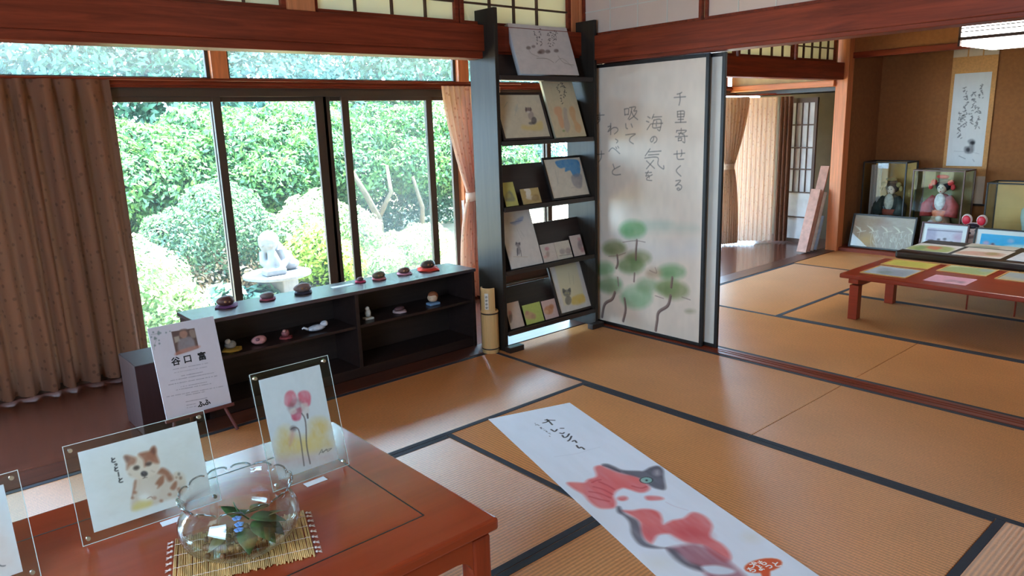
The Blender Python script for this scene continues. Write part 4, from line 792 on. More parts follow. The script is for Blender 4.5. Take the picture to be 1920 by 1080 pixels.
for s_ in (-1, 1): MB().tube([NP.P(s_*.145, -.115, .018), NP.P(s_*.11, .02, -.008), NP.P(s_*.03, .34, -.010)], .008, 8).build('easel_leg', es, t)
MB().tube([NP.P(0, .34, -.012), (-2.672, .125, .010)], .008, 8).build('easel_leg', es, t)

# ------------------------------------------------------------------ lacquered table in the foreground
TX0, TX1, TY0, TY1, TT = -4.02, -2.497, -1.984, -1.028, .33
t = thing('low_table', 'large glossy red-brown lacquered low table in the foreground', 'table', (-3.26, -1.5, 0))
m = MB(); m.box(TX0, TX1, TY0, TY1, TT-.038, TT); m.build('tabletop', table_x, t, bev=.010, seg=3)
il = MB(); e0, e1 = .0045, .0004; ix0, ix1, iy0, iy1 = TX0+.145, TX1-.145, TY0+.155, TY1-.142
il.box(ix0, ix1, iy0-e0/2, iy0+e0/2, TT-.002, TT+e1).box(ix0, ix1, iy1-e0/2, iy1+e0/2, TT-.002, TT+e1).box(ix0-e0/2, ix0+e0/2, iy0, iy1, TT-.002, TT+e1).box(ix1-e0/2, ix1+e0/2, iy0, iy1, TT-.002, TT+e1); il.build('inlay_line', ebony, t)
BX(TX0+.03, TX1-.03, TY0+.03, TY1-.03, TT-.05, TT-.038).build('recess', table_x, t)
def apron(p0, p1, along, thick):
    """rail with rounded lower corners running between two legs"""
    L_ = p1-p0; pts = [(0, TT-.05), (L_, TT-.05), (L_, TT-.155)]+[(L_-.055+.055*math.sin(k), TT-.100-.055+.055*math.cos(k)) for k in np.linspace(math.pi/2, 0, 6)]+[(.055-.055*math.sin(k), TT-.100-.055+.055*math.cos(k)) for k in np.linspace(0, math.pi/2, 6)]
    a0, a1 = thick
    f = (lambda a: (lambda u, z: (p0+u, a, z))) if along == 'x' else (lambda a: (lambda u, z: (a, p0+u, z)))
    m = MB(); m.prism(pts, f(a0), f(a1)); m.build('apron', table_x if along == 'x' else table_y, t)
lg = .062; i_ = .018
apron(TX0+i_+lg, TX1-i_-lg, 'x', (TY0+i_+.004, TY0+i_+.026)); apron(TX0+i_+lg, TX1-i_-lg, 'x', (TY1-i_-.026, TY1-i_-.004))
apron(TY0+i_+lg, TY1-i_-lg, 'y', (TX1-i_-.026, TX1-i_-.004)); apron(TY0+i_+lg, TY1-i_-lg, 'y', (TX0+i_+.004, TX0+i_+.026))
for x in (TX0+i_, TX1-i_-lg):
    for y in (TY0+i_, TY1-i_-lg): BX(x, x+lg, y, y+lg, .0015, TT-.05).build('leg', wood('table_leg_wood', (140, 52, 28), 'z', rough=.2, var=.2) if 'table_leg_wood' not in MATS else MATS['table_leg_wood'], t, bev=.008)

def acrylic(label, x, y, wd, h, deg, ps, cm, paint, base, off=(0, 0), cell=.0016, seed=2, yaw=0.):
    a_ = math.radians(deg); pl = Plane((x, y, TT+.001), (math.cos(yaw), math.sin(yaw), 0), (-math.sin(yaw)*math.sin(a_), math.cos(yaw)*math.sin(a_), math.cos(a_)))
    t = thing('acrylic_frame', label, 'picture frame', pl.P(wd/2, 0), 'clear acrylic frames on the lacquered table')
    T = lambda u, n, v: pl.P(u, v, n)
    for n0, nm in ((.002, 'front_sheet'), (-.003, 'back_sheet')): BX(0, wd, n0, n0+.003, 0, h, T=T).build(nm, acry_m, t, bev=.001)
    m = MB(); k = .0016
    for x0, x1, v0, v1 in ((0, wd, 0, k), (0, wd, h-k, h), (0, k, k, h-k), (wd-k, wd, k, h-k)): m.box(x0, x1, .0051, .0056, v0, v1, T=T)
    m.build('polished_edge', acry_edge, t)
    u0, u1, v0, v1 = ps; A_ = Art(pl, u0, u1, v0, v1, cell, base, cm, .02, seed); paint(A_); A_.mesh('artwork', paint_m, t, .0012, .0005)
    for u in (.016, wd-.016):
        for v in (.016, h-.016): 
            mm = MB(); p = pl.P(u, v, 0); mm.tube([p-pl.N*.005, p+pl.N*.0075], .0055, 12); mm.build('stud', chrome, t)
    BX(wd*.5-.03, wd*.5+.03, -.0095, -.0055, .0, h*.5, T=T).build('back_stay', acry_m, t)
    return t
c7 = cr(140, 780, 4.5)
def dog(a):
    CRM, BR, DB = (226, 202, 180), (158, 98, 72), (60, 46, 42)
    a.poly([(150, 380), (700, 190), (1040, 120), (1060, 300), (1100, 650), (600, 820), (250, 920), (180, 640)], (220, 208, 192), 22, .5)
    a.poly([(495, 560), (560, 500), (690, 470), (740, 440), (810, 490), (870, 480), (925, 540), (940, 600), (915, 660), (850, 690), (790, 705), (730, 725), (690, 745), (600, 765), (500, 795), (475, 780), (478, 700), (500, 620)], (214, 190, 170), 3, 1, .15)
    a.poly([(700, 480), (735, 438), (790, 462), (828, 520), (820, 545), (788, 548), (755, 500)], BR, 3, .95, .2); a.poly([(680, 570), (720, 515), (752, 505), (750, 560), (715, 600), (695, 612), (700, 585)], BR, 2, .95, .2); a.poly([(805, 605), (845, 552), (862, 560), (855, 605), (830, 625)], BR, 2, .9, .2)
    for c, r in (((882, 617), 16), ((800, 662), 13), ((730, 715), 12), ((510, 645), 12), ((488, 690), 10), ((672, 690), 14)): a.ell(c, r*1.2, r, BR, 2, .8)
    a.poly([(505, 545), (520, 545), (515, 600), (488, 680), (482, 690), (490, 620)], BR, 2, .8); a.poly([(560, 610), (640, 590), (700, 620), (660, 690), (580, 700)], (232, 216, 202), 8, .6); a.ell((590, 692), 45, 36, (240, 234, 228), 4, .9); a.line([(610, 695), (640, 680), (655, 690)], .0015, (150, 110, 96))
    a.poly([(845, 480), (880, 468), (925, 500), (935, 560), (905, 580), (880, 540), (850, 520)], (222, 200, 176), 3, .9); a.ell((878, 490), 9, 11, DB, 2, .7); a.ell((892, 522), 12, 14, (120, 82, 66), 2, .8); a.ell((858, 518), 8, 8, (140, 96, 76), 2, .7)
    a.poly([(500, 745), (560, 715), (645, 715), (640, 755), (560, 785), (490, 795)], (222, 196, 110), 4, .85)
    a.poly([(415, 345), (440, 330), (500, 345), (560, 312), (620, 296), (650, 262), (672, 254), (688, 280), (690, 325), (712, 385), (716, 430), (695, 470), (660, 500), (610, 520), (550, 530), (495, 522), (455, 500), (435, 450), (436, 400)], CRM, 2.5, 1, .1)
    a.poly([(415, 345), (440, 330), (502, 346), (520, 370), (505, 405), (468, 420), (440, 452), (436, 400)], (170, 116, 92), 3, .95, .2); a.poly([(538, 322), (600, 300), (632, 292), (650, 262), (672, 254), (688, 280), (690, 325), (712, 390), (690, 400), (655, 392), (620, 385), (590, 428), (578, 370)], (160, 92, 66), 3, .95, .2)
    a.poly([(420, 350), (440, 340), (462, 362), (440, 385)], (116, 82, 76), 3, .8); a.poly([(640, 290), (668, 264), (680, 300), (665, 320)], (110, 70, 58), 3, .8)
    a.ell((520, 437), 27, 18, DB, 2, .95, -15); a.ell((622, 404), 28, 18, (62, 40, 34), 2, .95, -20); a.ell((586, 487), 29, 24, (44, 40, 44), 1.5, 1); a.ell((580, 478), 8, 5, (120, 116, 120), 1.5, .8); a.line([(588, 510), (590, 520), (575, 526)], .0016, DB, .7); a.line([(590, 520), (610, 518)], .0014, DB, .6)
    for x, y in ((460, 488), (470, 498), (650, 462), (668, 470)): a.ell((x, y), 8, 4, (180, 150, 134), 2, .7)
    for ch, x, y, s_ in (('と', 322, 372, 44), ('っ', 347, 408, 24), ('と', 347, 447, 42), ('ー', 369, 492, 36), ('と', 384, 541, 46)): a.glyph(ch, (x, y), s_, .0028, (44, 40, 40), rot=-8)
acrylic('wide clear acrylic frame with a painted brown and white puppy', -3.387, -1.322, .362, .272, 14, (.032, .338, .026, .246), c7, dog, (232, 228, 226), yaw=-.035)
c24 = cr(430, 640, 2.4547)
def flower(a):
    a.poly([(215, 470), (232, 410), (262, 395), (290, 425), (330, 440), (365, 432), (372, 375), (400, 358), (440, 362), (462, 395), (455, 430), (475, 480), (420, 505), (330, 520), (235, 535)], (232, 192, 104), 10, .85, .6); a.poly([(220, 540), (300, 520), (420, 510), (480, 500), (485, 540), (400, 565), (240, 580)], (220, 180, 176), 10, .6, .5)
    a.poly([(300, 470), (360, 440), (430, 450), (400, 500), (320, 510)], (238, 214, 150), 8, .7)
    P = (226, 96, 116)
    a.poly([(254, 250), (266, 232), (288, 226), (306, 246), (308, 280), (290, 300), (262, 298), (252, 280)], P, 2, .9, .5); a.poly([(316, 240), (338, 226), (364, 232), (374, 256), (370, 292), (352, 300), (332, 285), (318, 270)], P, 2, .9, .5); a.poly([(284, 330), (305, 312), (330, 305), (332, 335), (322, 362), (292, 362)], (216, 76, 104), 2, .9, .4)
    a.poly([(268, 300), (300, 262), (330, 275), (348, 300), (335, 325), (290, 335), (272, 320)], (140, 96, 100), 3, .65, .6); a.poly([(330, 290), (358, 285), (366, 330), (350, 345), (335, 325)], (226, 206, 200), 2, .8); a.poly([(275, 318), (300, 305), (310, 325), (288, 338)], (236, 222, 214), 2, .8)
    a.line([(332, 332), (346, 355), (352, 400), (355, 480), (371, 562)], .0042, (120, 104, 100), .85); a.line([(283, 405), (300, 396), (318, 408), (328, 460), (336, 520), (343, 572)], .0038, (120, 104, 100), .85); a.ell((293, 402), 14, 12, (110, 92, 96), 3, .8); a.poly([(284, 412), (298, 420), (290, 455), (276, 480), (278, 440)], (214, 150, 150), 4, .7); a.line([(358, 335), (360, 352)], .006, (100, 84, 84), .8)
    a.line([(412, 520), (425, 498), (430, 512), (445, 496), (452, 506), (470, 492)], .0014, (70, 64, 64), .8); a.line([(420, 512), (465, 492)], .0011, (70, 64, 64), .7)
acrylic('upright clear acrylic frame with a painting of two pink cyclamen blooms', -2.895, -1.398, .258, .362, 13, (.026, .226, .028, .338), c24, flower, (226, 226, 230), yaw=.01)
c0 = cr(0, 740, 3.177)
acrylic('clear acrylic frame with a peach-washed sheet at the left edge of the photo', -3.865, -1.40, .372, .272, 14, (.036, .338, .026, .246), c0, lambda a: (a.poly([(-60, 760), (60, 820), (140, 1000), (120, 1070), (-80, 1060)], (232, 196, 180), 14, .7), a.ell((-20, 700), 80, 60, (226, 206, 196), 14, .6), a.line([(-10, 1010), (10, 1020), (30, 1018)], .002, (70, 64, 64))), (228, 228, 232), yaw=.01)
for (x, y, rz, lab) in ((-2.77, -1.425, .02, 'small white caption card in front of the cyclamen frame'), (-3.165, -1.352, -.03, 'small white caption card in front of the puppy frame')):
    c, s_ = math.cos(rz), math.sin(rz)
    o = BX(-.034, .034, -.018, .010, TT+.0006, TT+.0016, T=lambda u, v, z: (x+u*c-v*s_, y+u*s_+v*c, z)).build('caption_card', white_paper); tag(o, lab, 'card')
# straw mat
t = thing('straw_mat', 'fringed straw mat under the glass bowl', 'mat', (-3.075, -1.645, TT)); th = -.33; c, s_ = math.cos(th), math.sin(th)
W2 = lambda u, v, z: (-3.075+u*c-v*s_, -1.632+u*s_+v*c, TT+z)
m = MB(); g = random.Random(3); n = 74
for i in range(n):
    u = -.165+.33*i/(n-1); a0 = -.118+g.uniform(-.008, .006); a1 = .118+g.uniform(-.006, .008); k = g.uniform(-.002, .002)
    m.tube([W2(u, a0, .0026), W2(u+k, 0, .003), W2(u, a1, .0026)], g.uniform(.0018, .0026), 6)
m.build('straw', straw_m, t, smooth=True)
m = MB()
for v in (-.085, -.03, .03, .085): m.tube([W2(u, v+.001*math.sin(i*2), .0050+.0009*(i % 2)) for i, u in enumerate(np.linspace(-.168, .168, 60))], .0009, 5)
m.build('binding_thread', fringe_m, t)
for s2 in (-1, 1):
    m = MB()
    for v in (-.105, -.085, -.058, -.03, 0, .03, .058, .085, .105):
        u = s2*.168; m.ball(W2(u+s2*.006, v, .004), (.004, .004, .003), 8)
        for k in (-.006, 0, .006): m.tube([W2(u+s2*.008, v, .003), W2(u+s2*.018, v+k, .0015)], [.0014, .0008], 4)
    m.build('fringe', fringe_m, t)
# glass bowl with water and a floating sprig
BC = (-3.072, -1.622, TT+.0058)
t = thing('glass_bowl', 'round glass fish bowl with a scalloped rim on the straw mat', 'bowl', BC)
out = [(.0, .001), (.05, .001), (.085, .006), (.118, .020), (.141, .043), (.151, .072), (.148, .096), (.136, .118), (.127, .132), (.127, .142), (.132, .153), (.139, .164)]
inn = [(r-.0035, z+.003) for r, z in out[::-1]]; inn[0] = (.1375, .164); inn[-1] = (.0, .006)
ns = 14; lastz = .15
def wob(i, a, r, z):
    if z > .151: s = abs(math.sin(a*ns/2)); return r*(1+.02*(s-.5)), z-.010*(1-s)**2
    return r, z
m = MB(); m.lathe(out+inn, BC, 140, wob); m.build('bowl', bowl_m, t, smooth=True)
m = MB(); 
for k in range(ns):
    aa = [2*math.pi*(k+f)/ns for f in np.linspace(.08, .92, 9)]
    P_ = [(BC[0]+.139*(1+.02*(abs(math.sin(a*ns/2))-.5))*math.cos(a), BC[1]+.139*(1+.02*(abs(math.sin(a*ns/2))-.5))*math.sin(a), BC[2]+.1645-.010*(1-abs(math.sin(a*ns/2)))**2) for a in aa]
    m.tube(P_, .0024, 7)
m.build('rim_bead', clear('rim_glass', (.62, .66, .66), 3.0), t, smooth=True)
o = MB().lathe([(.0, .066), (.1455, .066)], BC, 60).build('water', water_m); tag(o, 'clear shallow water inside the glass bowl', 'water')
t = thing('floating_sprig', 'green leafy sprig with small blue flowers floating in the glass bowl', 'plant', (BC[0]+.03, BC[1]-.03, BC[2]+.06))
lf = leafmat('sprig_leaf', (36, 70, 40), (70, 116, 66), .2, 30)
def leaf(c, d, up, L_, W_, nm='leaf', mt=None):
    d = np.array(d, float); d /= np.linalg.norm(d); n = np.array(up, float); n -= d*(n@d); n /= np.linalg.norm(n); sd = np.cross(d, n); V = []; F = []
    for i in range(9):
        s = i/8; w_ = W_*math.sin(math.pi*min(1, s**.8*.97+.02)); 
        for k in (-1, 0, 1): V.append(np.array(c)+d*L_*s+sd*w_*k+n*(-.25*L_*s*s+(.12*w_ if k else 0)))
    for i in range(8):
        for k in (0, 1): F.append((i*3+k, i*3+k+1, i*3+k+4, i*3+k+3))
    o = MB().add(V, F).build(nm, mt or lf, t, smooth=True); sd_ = o.modifiers.new('th', 'SOLIDIFY'); sd_.thickness = .0008; return o
bx, by, bz = BC
olive = leafmat('olive_leaf', (96, 92, 52), (140, 130, 80), .2, 30)
for c_, d_, u_, L_, W_, mt in (((bx+.01, by+.01, bz+.075), (.5, .6, -.1), (0, 0, 1), .085, .028, lf), ((bx+.02, by-.02, bz+.075), (.9, -.25, -.1), (0, 0, 1), .09, .030, lf), ((bx+.02, by-.03, bz+.07), (.35, -.9, -.25), (0, 0, 1), .085, .028, lf), ((bx-.0, by-.03, bz+.06), (-.2, -.9, -.3), (.2, -.2, 1), .075, .026, lf), ((bx+.04, by+.02, bz+.07), (.8, .5, 0), (0, 0, 1), .075, .024, olive), ((bx+.06, by-.01, bz+.06), (.9, .1, .1), (0, .3, 1), .06, .022, olive), ((bx+.0, by+.0, bz+.075), (-.3, .5, .45), (0, 0, 1), .06, .018, lf), ((bx+.05, by-.03, bz+.055), (.4, -.5, -.2), (0, 0, 1), .06, .024, lf), ((bx-.04, by-.01, bz+.05), (-.8, -.2, -.1), (0, 0, 1), .06, .02, olive)): leaf(c_, d_, u_, L_, W_, 'leaf', mt)
MB().tube([(bx+.02, by-.01, bz+.068), (bx+.0, by+.01, bz+.09), (bx-.005, by+.02, bz+.115)], [.002, .0017, .001], 6).build('stem', lf, t, smooth=True)
for c_ in ((bx-.015, by-.035, bz+.078), (bx-.012, by-.015, bz+.085), (bx-.022, by-.05, bz+.072)):
    m = MB()
    for k in range(5): a = 2*math.pi*k/5; m.ball((c_[0]+.007*math.cos(a), c_[1]+.007*math.sin(a), c_[2]+.001), (.006, .006, .0022), 8)
    m.ball(c_, (.003, .003, .003), 6); m.build('blue_flower', plain('blue_petal', (110, 160, 226), .6), t, smooth=True)
g = random.Random(9); m = MB()
for k in range(46):
    r = .085*math.sqrt(g.random()); a = g.uniform(0, 6.28); m.ball((bx-.02+r*math.cos(a), by+r*math.sin(a), bz+.014+.01*g.random()), g.uniform(.006, .010), 8)
o = m.build('pebbles', plain('amber_pebble', (120, 84, 56), .15, var=.5, vs=40), smooth=True); tag(o, 'dark amber pebbles heaped at the bottom of the glass bowl', 'pebbles', kind='stuff')

# ------------------------------------------------------------------ cat scroll on the floor
SP = Plane((-1.600, -.827, .0022), (.425, -.133, 0), (.133, .425, 0)); cs = cr(1040, 840, 3.84); SW = .445
a = Art(SP, 0, SW, -2.0, 0, .0026, (232, 237, 248), cs, .012, 6)
RED, DR, BK, PU = (226, 92, 92), (196, 64, 72), (84, 80, 92), (150, 78, 92)
a.poly([(340, 120), (380, 116), (430, 135), (490, 160), (600, 166), (640, 166), (690, 140), (745, 130), (780, 158), (785, 210), (797, 296), (740, 296), (680, 270), (620, 225), (540, 200), (450, 175), (390, 150)], BK, 3, .95, .25)
a.poly([(720, 165), (748, 160), (760, 190), (740, 200), (718, 192)], (206, 196, 206), 5, .8); a.line([(345, 128), (400, 142), (470, 172)], .007, (60, 56, 66), .6)
a.poly([(92, 250), (205, 252), (240, 228), (300, 205), (286, 150), (300, 132), (338, 128), (390, 152), (470, 182), (560, 202), (630, 230), (684, 285), (660, 315), (610, 322), (540, 300), (490, 290), (445, 315), (425, 350), (440, 395), (425, 432), (330, 436), (260, 395), (205, 335), (130, 290)], RED, 3.5, .95, .3)
a.poly([(110, 256), (200, 258), (205, 320), (150, 290)], (238, 140, 132), 5, .7); a.poly([(320, 140), (400, 165), (520, 200), (600, 230), (500, 240), (400, 205)], (236, 130, 126), 8, .6)
for p in ([(320, 245), (380, 270), (430, 300)], [(280, 280), (350, 300), (415, 335)], [(250, 315), (330, 330), (400, 360)], [(250, 350), (320, 370), (390, 385)], [(560, 275), (620, 290), (660, 280)], [(270, 250), (300, 235), (330, 230)]): a.line(p, .010, DR, .55)
a.ell((660, 233), 46, 23, (150, 206, 194), 2, 1, 6); a.ell((662, 234), 8, 6, (20, 20, 20), 1.2)
for th_ in range(0, 360, 20):
    p_ = [(660+46*math.cos(math.radians(th_+d))*1.0, 233+23*math.sin(math.radians(th_+d))) for d in (0, 10, 20)]; a.line(p_, .0035, (40, 38, 46), .8)
a.ell((488, 364), 38, 18, RED, 3, .9); a.poly([(652, 352), (690, 345), (760, 352), (785, 368), (740, 378), (670, 376)], RED, 3, .9); a.ell((470, 330), 24, 22, (236, 238, 246), 8, .8)
a.poly([(480, 452), (560, 452), (640, 440), (720, 450), (762, 480), (778, 545), (800, 545), (850, 522), (930, 506), (990, 465), (1060, 480), (1112, 520), (1135, 570), (1118, 640), (1200, 690), (1256, 750), (1262, 802), (1180, 770), (1080, 705), (1000, 690), (930, 672), (870, 640), (820, 618), (740, 628), (712, 665), (695, 690), (650, 660), (622, 600), (615, 540), (560, 490)], RED, 3.5, .95, .35)
a.poly([(850, 590), (960, 560), (1080, 600), (1110, 650), (1000, 670), (900, 650)], DR, 12, .5); a.poly([(560, 470), (660, 470), (740, 520), (680, 580), (620, 540)], (236, 132, 130), 10, .5)
a.poly([(448, 428), (470, 424), (500, 470), (590, 520), (615, 570), (628, 630), (660, 680), (740, 712), (805, 722), (690, 722), (610, 695), (556, 625), (540, 540), (500, 492), (455, 465)], BK, 3, .9, .25)
a.poly([(815, 728), (900, 705), (1000, 692), (1100, 720), (1200, 780), (1280, 840), (1400, 950), (1440, 1030), (1180, 1000), (1060, 880), (960, 830), (890, 770)], PU, 5, .9, .4); a.poly([(1080, 705), (1180, 770), (1262, 806), (1220, 820), (1120, 760)], DR, 4, .6)
a.poly([(810, 726), (870, 735), (950, 815), (1062, 858), (1056, 888), (950, 855), (860, 795)], BK, 4, .9, .25); a.poly([(1056, 858), (1120, 846), (1190, 850), (1292, 880), (1285, 905), (1200, 916), (1110, 902)], (220, 230, 242), 3, 1, .1)
a.line([(800, 390), (860, 420), (960, 450)], .004, (206, 190, 204), .5); a.ell((1420, 640), 40, 24, (226, 220, 200), 14, .6); a.ell((740, 830), 70, 30, (226, 222, 208), 20, .6); a.poly([(640, 560), (720, 600), (700, 660), (640, 620)], DR, 8, .4)
a.ell((1502, 848), 138, 50, (226, 88, 44), 1.5, 1, -9, .08); a.poly([(1482, 880), (1545, 875), (1545, 960), (1520, 990), (1500, 940)], (226, 88, 44), 1.5, 1, .08)
c45_ = cr(880, 740, 4.5); a.m = c45_
for pts in ([(640, 215), (720, 218)], [(655, 210), (660, 228), (622, 240)], [(662, 215), (700, 255)], [(770, 285), (795, 285)], [(690, 295), (720, 312), (740, 295)], [(765, 325), (785, 330), (800, 322)], [(785, 345), (800, 362), (825, 355), (842, 332)], [(832, 392), (848, 380), (862, 352)], [(870, 395), (890, 388), (905, 405)], [(905, 430), (925, 452), (945, 445), (970, 462)]): a.line(pts, .0075, (34, 32, 36), .95)
for i, (x, y) in enumerate(((560, 250), (580, 262), (600, 275), (618, 290), (640, 308), (660, 325), (680, 343))): a.scrib((x, y), 20, 2, .003, (60, 58, 66), 90+i, .8)
a.line([(720, 525), (900, 500), (1000, 470), (1100, 445)], .006, (212, 216, 228), .5)
o = a.mesh('cat_scroll', paint_gloss, None, .0008, 0); t = thing('scroll_painting', 'long white paper scroll with a red and black cat lying on the tatami', 'scroll', (-1.6, -1.7, .002)); o.parent = t; o.location = -t.location; o.name = 'painted_paper'
for body, px_, sz in (('犬も', (1468, 838), .030), ('ちょっと', (1512, 862), .030)):
    u, v = SP.uv(cs(*px_)); u2, v2 = SP.uv(cs(px_[0]+60, px_[1]-13)); text_mesh(body, SP, u, v, sz, ink_w, 'bubble_lettering', t, off=.0010, bold=.001, ang=math.atan2(v2-v, u2-u))

# ------------------------------------------------------------------ far room: lamp, tables, sheets, alcove
tube_m = emit('lamp_diffuser', (1, .98, .94), 9.0)
tube_fill = emit('lamp_diffuser_dim', (1, .98, .94), 2.5)
def pendant(label, x0, y0, s, z, nm='pendant_lamp', tube_m=tube_m):
    t = thing(nm, label, 'lamp', (x0+s/2, y0-s/2, z+.06)); x1, y1 = x0+s, y0-s
    BX(x0+.01, x1-.01, y1+.01, y0-.01, z+.055, z+.125).build('diffuser', tube_m, t, bev=.006); BX(x0+.015, x1-.015, y1+.015, y0-.015, z, z+.035).build('lower_diffuser', tube_m, t, bev=.006)
    m = MB()
    for zz, h, o_ in ((.035, .020, 0), (.125, .014, 0)): m.box(x0-o_, x1+o_, y1-o_, y0+o_, z+zz, z+zz+h)
    for (a_, b_) in ((x0, y0), (x1-.014, y0), (x0, y1+.014), (x1-.014, y1+.014)): m.box(a_, a_+.014, b_-.014, b_, z, z+.139)
    m.build('wooden_frame', bars, t, bev=.002)
    m = MB(); 
    for zz in (.082, .104): m.box(x0+.004, x1-.004, y1+.004, y0-.004, z+zz, z+zz+.006)
    m.build('slat', bars, t); MB().tube([((x0+x1)/2, (y0+y1)/2, z+.139), ((x0+x1)/2, (y0+y1)/2, 2.6)], .006, 8).build('cord', ebony, t)
pendant('lit white square pendant lamp at the top right in the far room', 1.70, -1.625, .62, 1.775)
pendant('square pendant lamp above the near room', -2.1, -1.6, .62, 2.25, tube_m=tube_fill)  # lamp added out of view, weak fill for the near room
t = thing('low_table', 'orange-red low table with picture sheets in the far room', 'table', (1.58, -1.8, 0))
BX(1.225, 1.955, -2.42, -1.19, .288, .32).build('tabletop', table2_w, t, bev=.008)
for y0, y1 in ((-1.31, -1.245), (-2.365, -2.30)):
    m = MB(); m.prism([(1.25, .288), (1.93, .288), (1.93, .255), (1.84, .238), (1.34, .238), (1.25, .255)], lambda a_, b_, y0=y0: (a_, y0, b_), lambda a_, b_, y1=y1: (a_, y1, b_)); m.build('cross_rail', table2_w, t)
    for x in (1.265, 1.86): BX(x, x+.06, y0+.002, y1-.002, .0015, .24).build('leg', table2_w, t, bev=.003)
t = thing('low_table', 'black rounded low table stacked with sheets behind the orange table', 'table', (2.3, -1.8, 0))
BX(1.985, 2.64, -2.6, -1.245, .318, .378).build('tabletop', black_lac, t, bev=.02, seg=3)
for x in (2.03, 2.55):
    for y in (-1.74, -2.03, -2.5): MB().tube([(x, y, .002), (x, y, .32)], .006, 8).build('leg', table2_w if y in (-1.74, -2.03) else black_lac, t)
c2t = cr(1560, 440, 4.5)
def sheet(label, x0, x1, y0, y1, z, rgb, paint=None, frame=None, th=.002, grp=None, rot=0.):
    """flat sheet; u runs to -y (right in the photo), v to +x (away)"""
    c, s_ = math.cos(rot), math.sin(rot); pl = Plane((x0, y1, z), (-s_, -c, 0), (c, -s_, 0)); a = Art(pl, 0, y1-y0, 0, x1-x0, .005, rgb, c2t, .05, int(abs(y0*100)))
    if paint: paint(a)
    t = thing('picture_sheet', label, 'sheet', pl.P((y1-y0)/2, (x1-x0)/2), grp); a.mesh('artwork', paint_gloss, t, th, 0)
    if frame is not None:
        W_, H_ = y1-y0, x1-x0; f = .010; m = MB(); T = lambda u, n_, v: pl.P(u, v, n_)
        for a0, a1, b0, b1 in ((-f, 0, -f, H_+f), (W_, W_+f, -f, H_+f), (0, W_, -f, 0), (0, W_, H_, H_+f)): m.box(a0, a1, 0, th+.003, b0, b1, T=T)
        m.build('frame', frame, t)
lw = plain('light_wood_frame', (214, 168, 104), .5)
G_ = 'picture sheets on the orange table'
sheet('blue-grey framed picture sheet nearest the left corner of the orange table', 1.33, 1.63, -1.57, -1.295, .3205, (176, 190, 204), lambda a: (a.poly([(380, 320), (430, 280), (560, 300), (700, 310), (620, 350), (480, 345)], (140, 156, 176), 3, .8), a.ell((450, 320), 60, 12, (120, 140, 130), 3, .6)), lw, grp=G_)
sheet('yellow picture sheet at the back left of the orange table', 1.70, 1.92, -1.57, -1.28, .3205, (204, 192, 96), lambda a: a.poly([(520, 250), (600, 230), (800, 250), (750, 280)], (180, 180, 90), 4, .6), lw, grp=G_)
sheet('green picture sheet at the back of the orange table, right of the yellow one', 1.70, 1.95, -1.925, -1.645, .3205, (190, 196, 160), lambda a: (a.poly([(930, 300), (1010, 275), (1350, 300), (1300, 340), (1100, 335)], (140, 164, 110), 3, .8), a.ell((1300, 305), 60, 14, (150, 170, 190), 3, .7)), lw, grp=G_)
sheet('pink picture sheet at the front middle of the orange table', 1.335, 1.56, -1.925, -1.68, .3205, (232, 186, 204), lambda a: (a.poly([(800, 385), (900, 350), (1160, 380), (1100, 400)], (214, 150, 180), 4, .6), a.ell((1000, 392), 60, 10, (150, 130, 150), 3, .6), a.ell((1090, 405), 40, 10, (120, 110, 130), 3, .6)), grp=G_)
sheet('grey-blue picture sheet at the right end of the orange table', 1.66, 1.94, -2.30, -2.0, .3205, (180, 176, 156), lambda a: a.poly([(1450, 350), (1500, 325), (1700, 350), (1650, 380)], (150, 168, 186), 4, .8), lw, grp=G_)
G_ = 'sheets on the black table'
sheet('white sheet with a colourful landscape at the left of the black table', 2.08, 2.42, -1.57, -1.27, .3785, (226, 226, 228), lambda a: (a.poly([(650, 125), (720, 92), (1010, 110), (960, 150)], (150, 170, 96), 3, .9), a.poly([(790, 110), (840, 98), (930, 112), (870, 130)], (214, 110, 96), 3, .9), a.poly([(700, 110), (760, 95), (800, 110), (720, 130)], (110, 150, 100), 3, .7)), grp=G_)
sheet('pale sheet with brown figures in the middle of the black table', 2.06, 2.42, -1.90, -1.60, .3785, (222, 218, 214), lambda a: (a.poly([(1060, 160), (1120, 140), (1430, 160), (1400, 190)], (190, 140, 120), 4, .8), a.ell((1350, 165), 60, 12, (150, 140, 90), 3, .8), a.ell((1180, 150), 50, 9, (214, 170, 160), 3, .8)), grp=G_)
sheet('pale grey green sheet at the back of the black table', 2.45, 2.62, -1.88, -1.56, .3785, (206, 206, 198), lambda a: (a.poly([(1120, 115), (1250, 95), (1420, 115), (1300, 130)], (140, 150, 130), 3, .8), a.ell((1115, 110), 26, 6, (70, 80, 80), 2, .8)), grp=G_)
sheet('plain bluish white sheet at the right of the black table', 2.05, 2.42, -2.30, -1.94, .3785, (206, 214, 226), grp=G_)

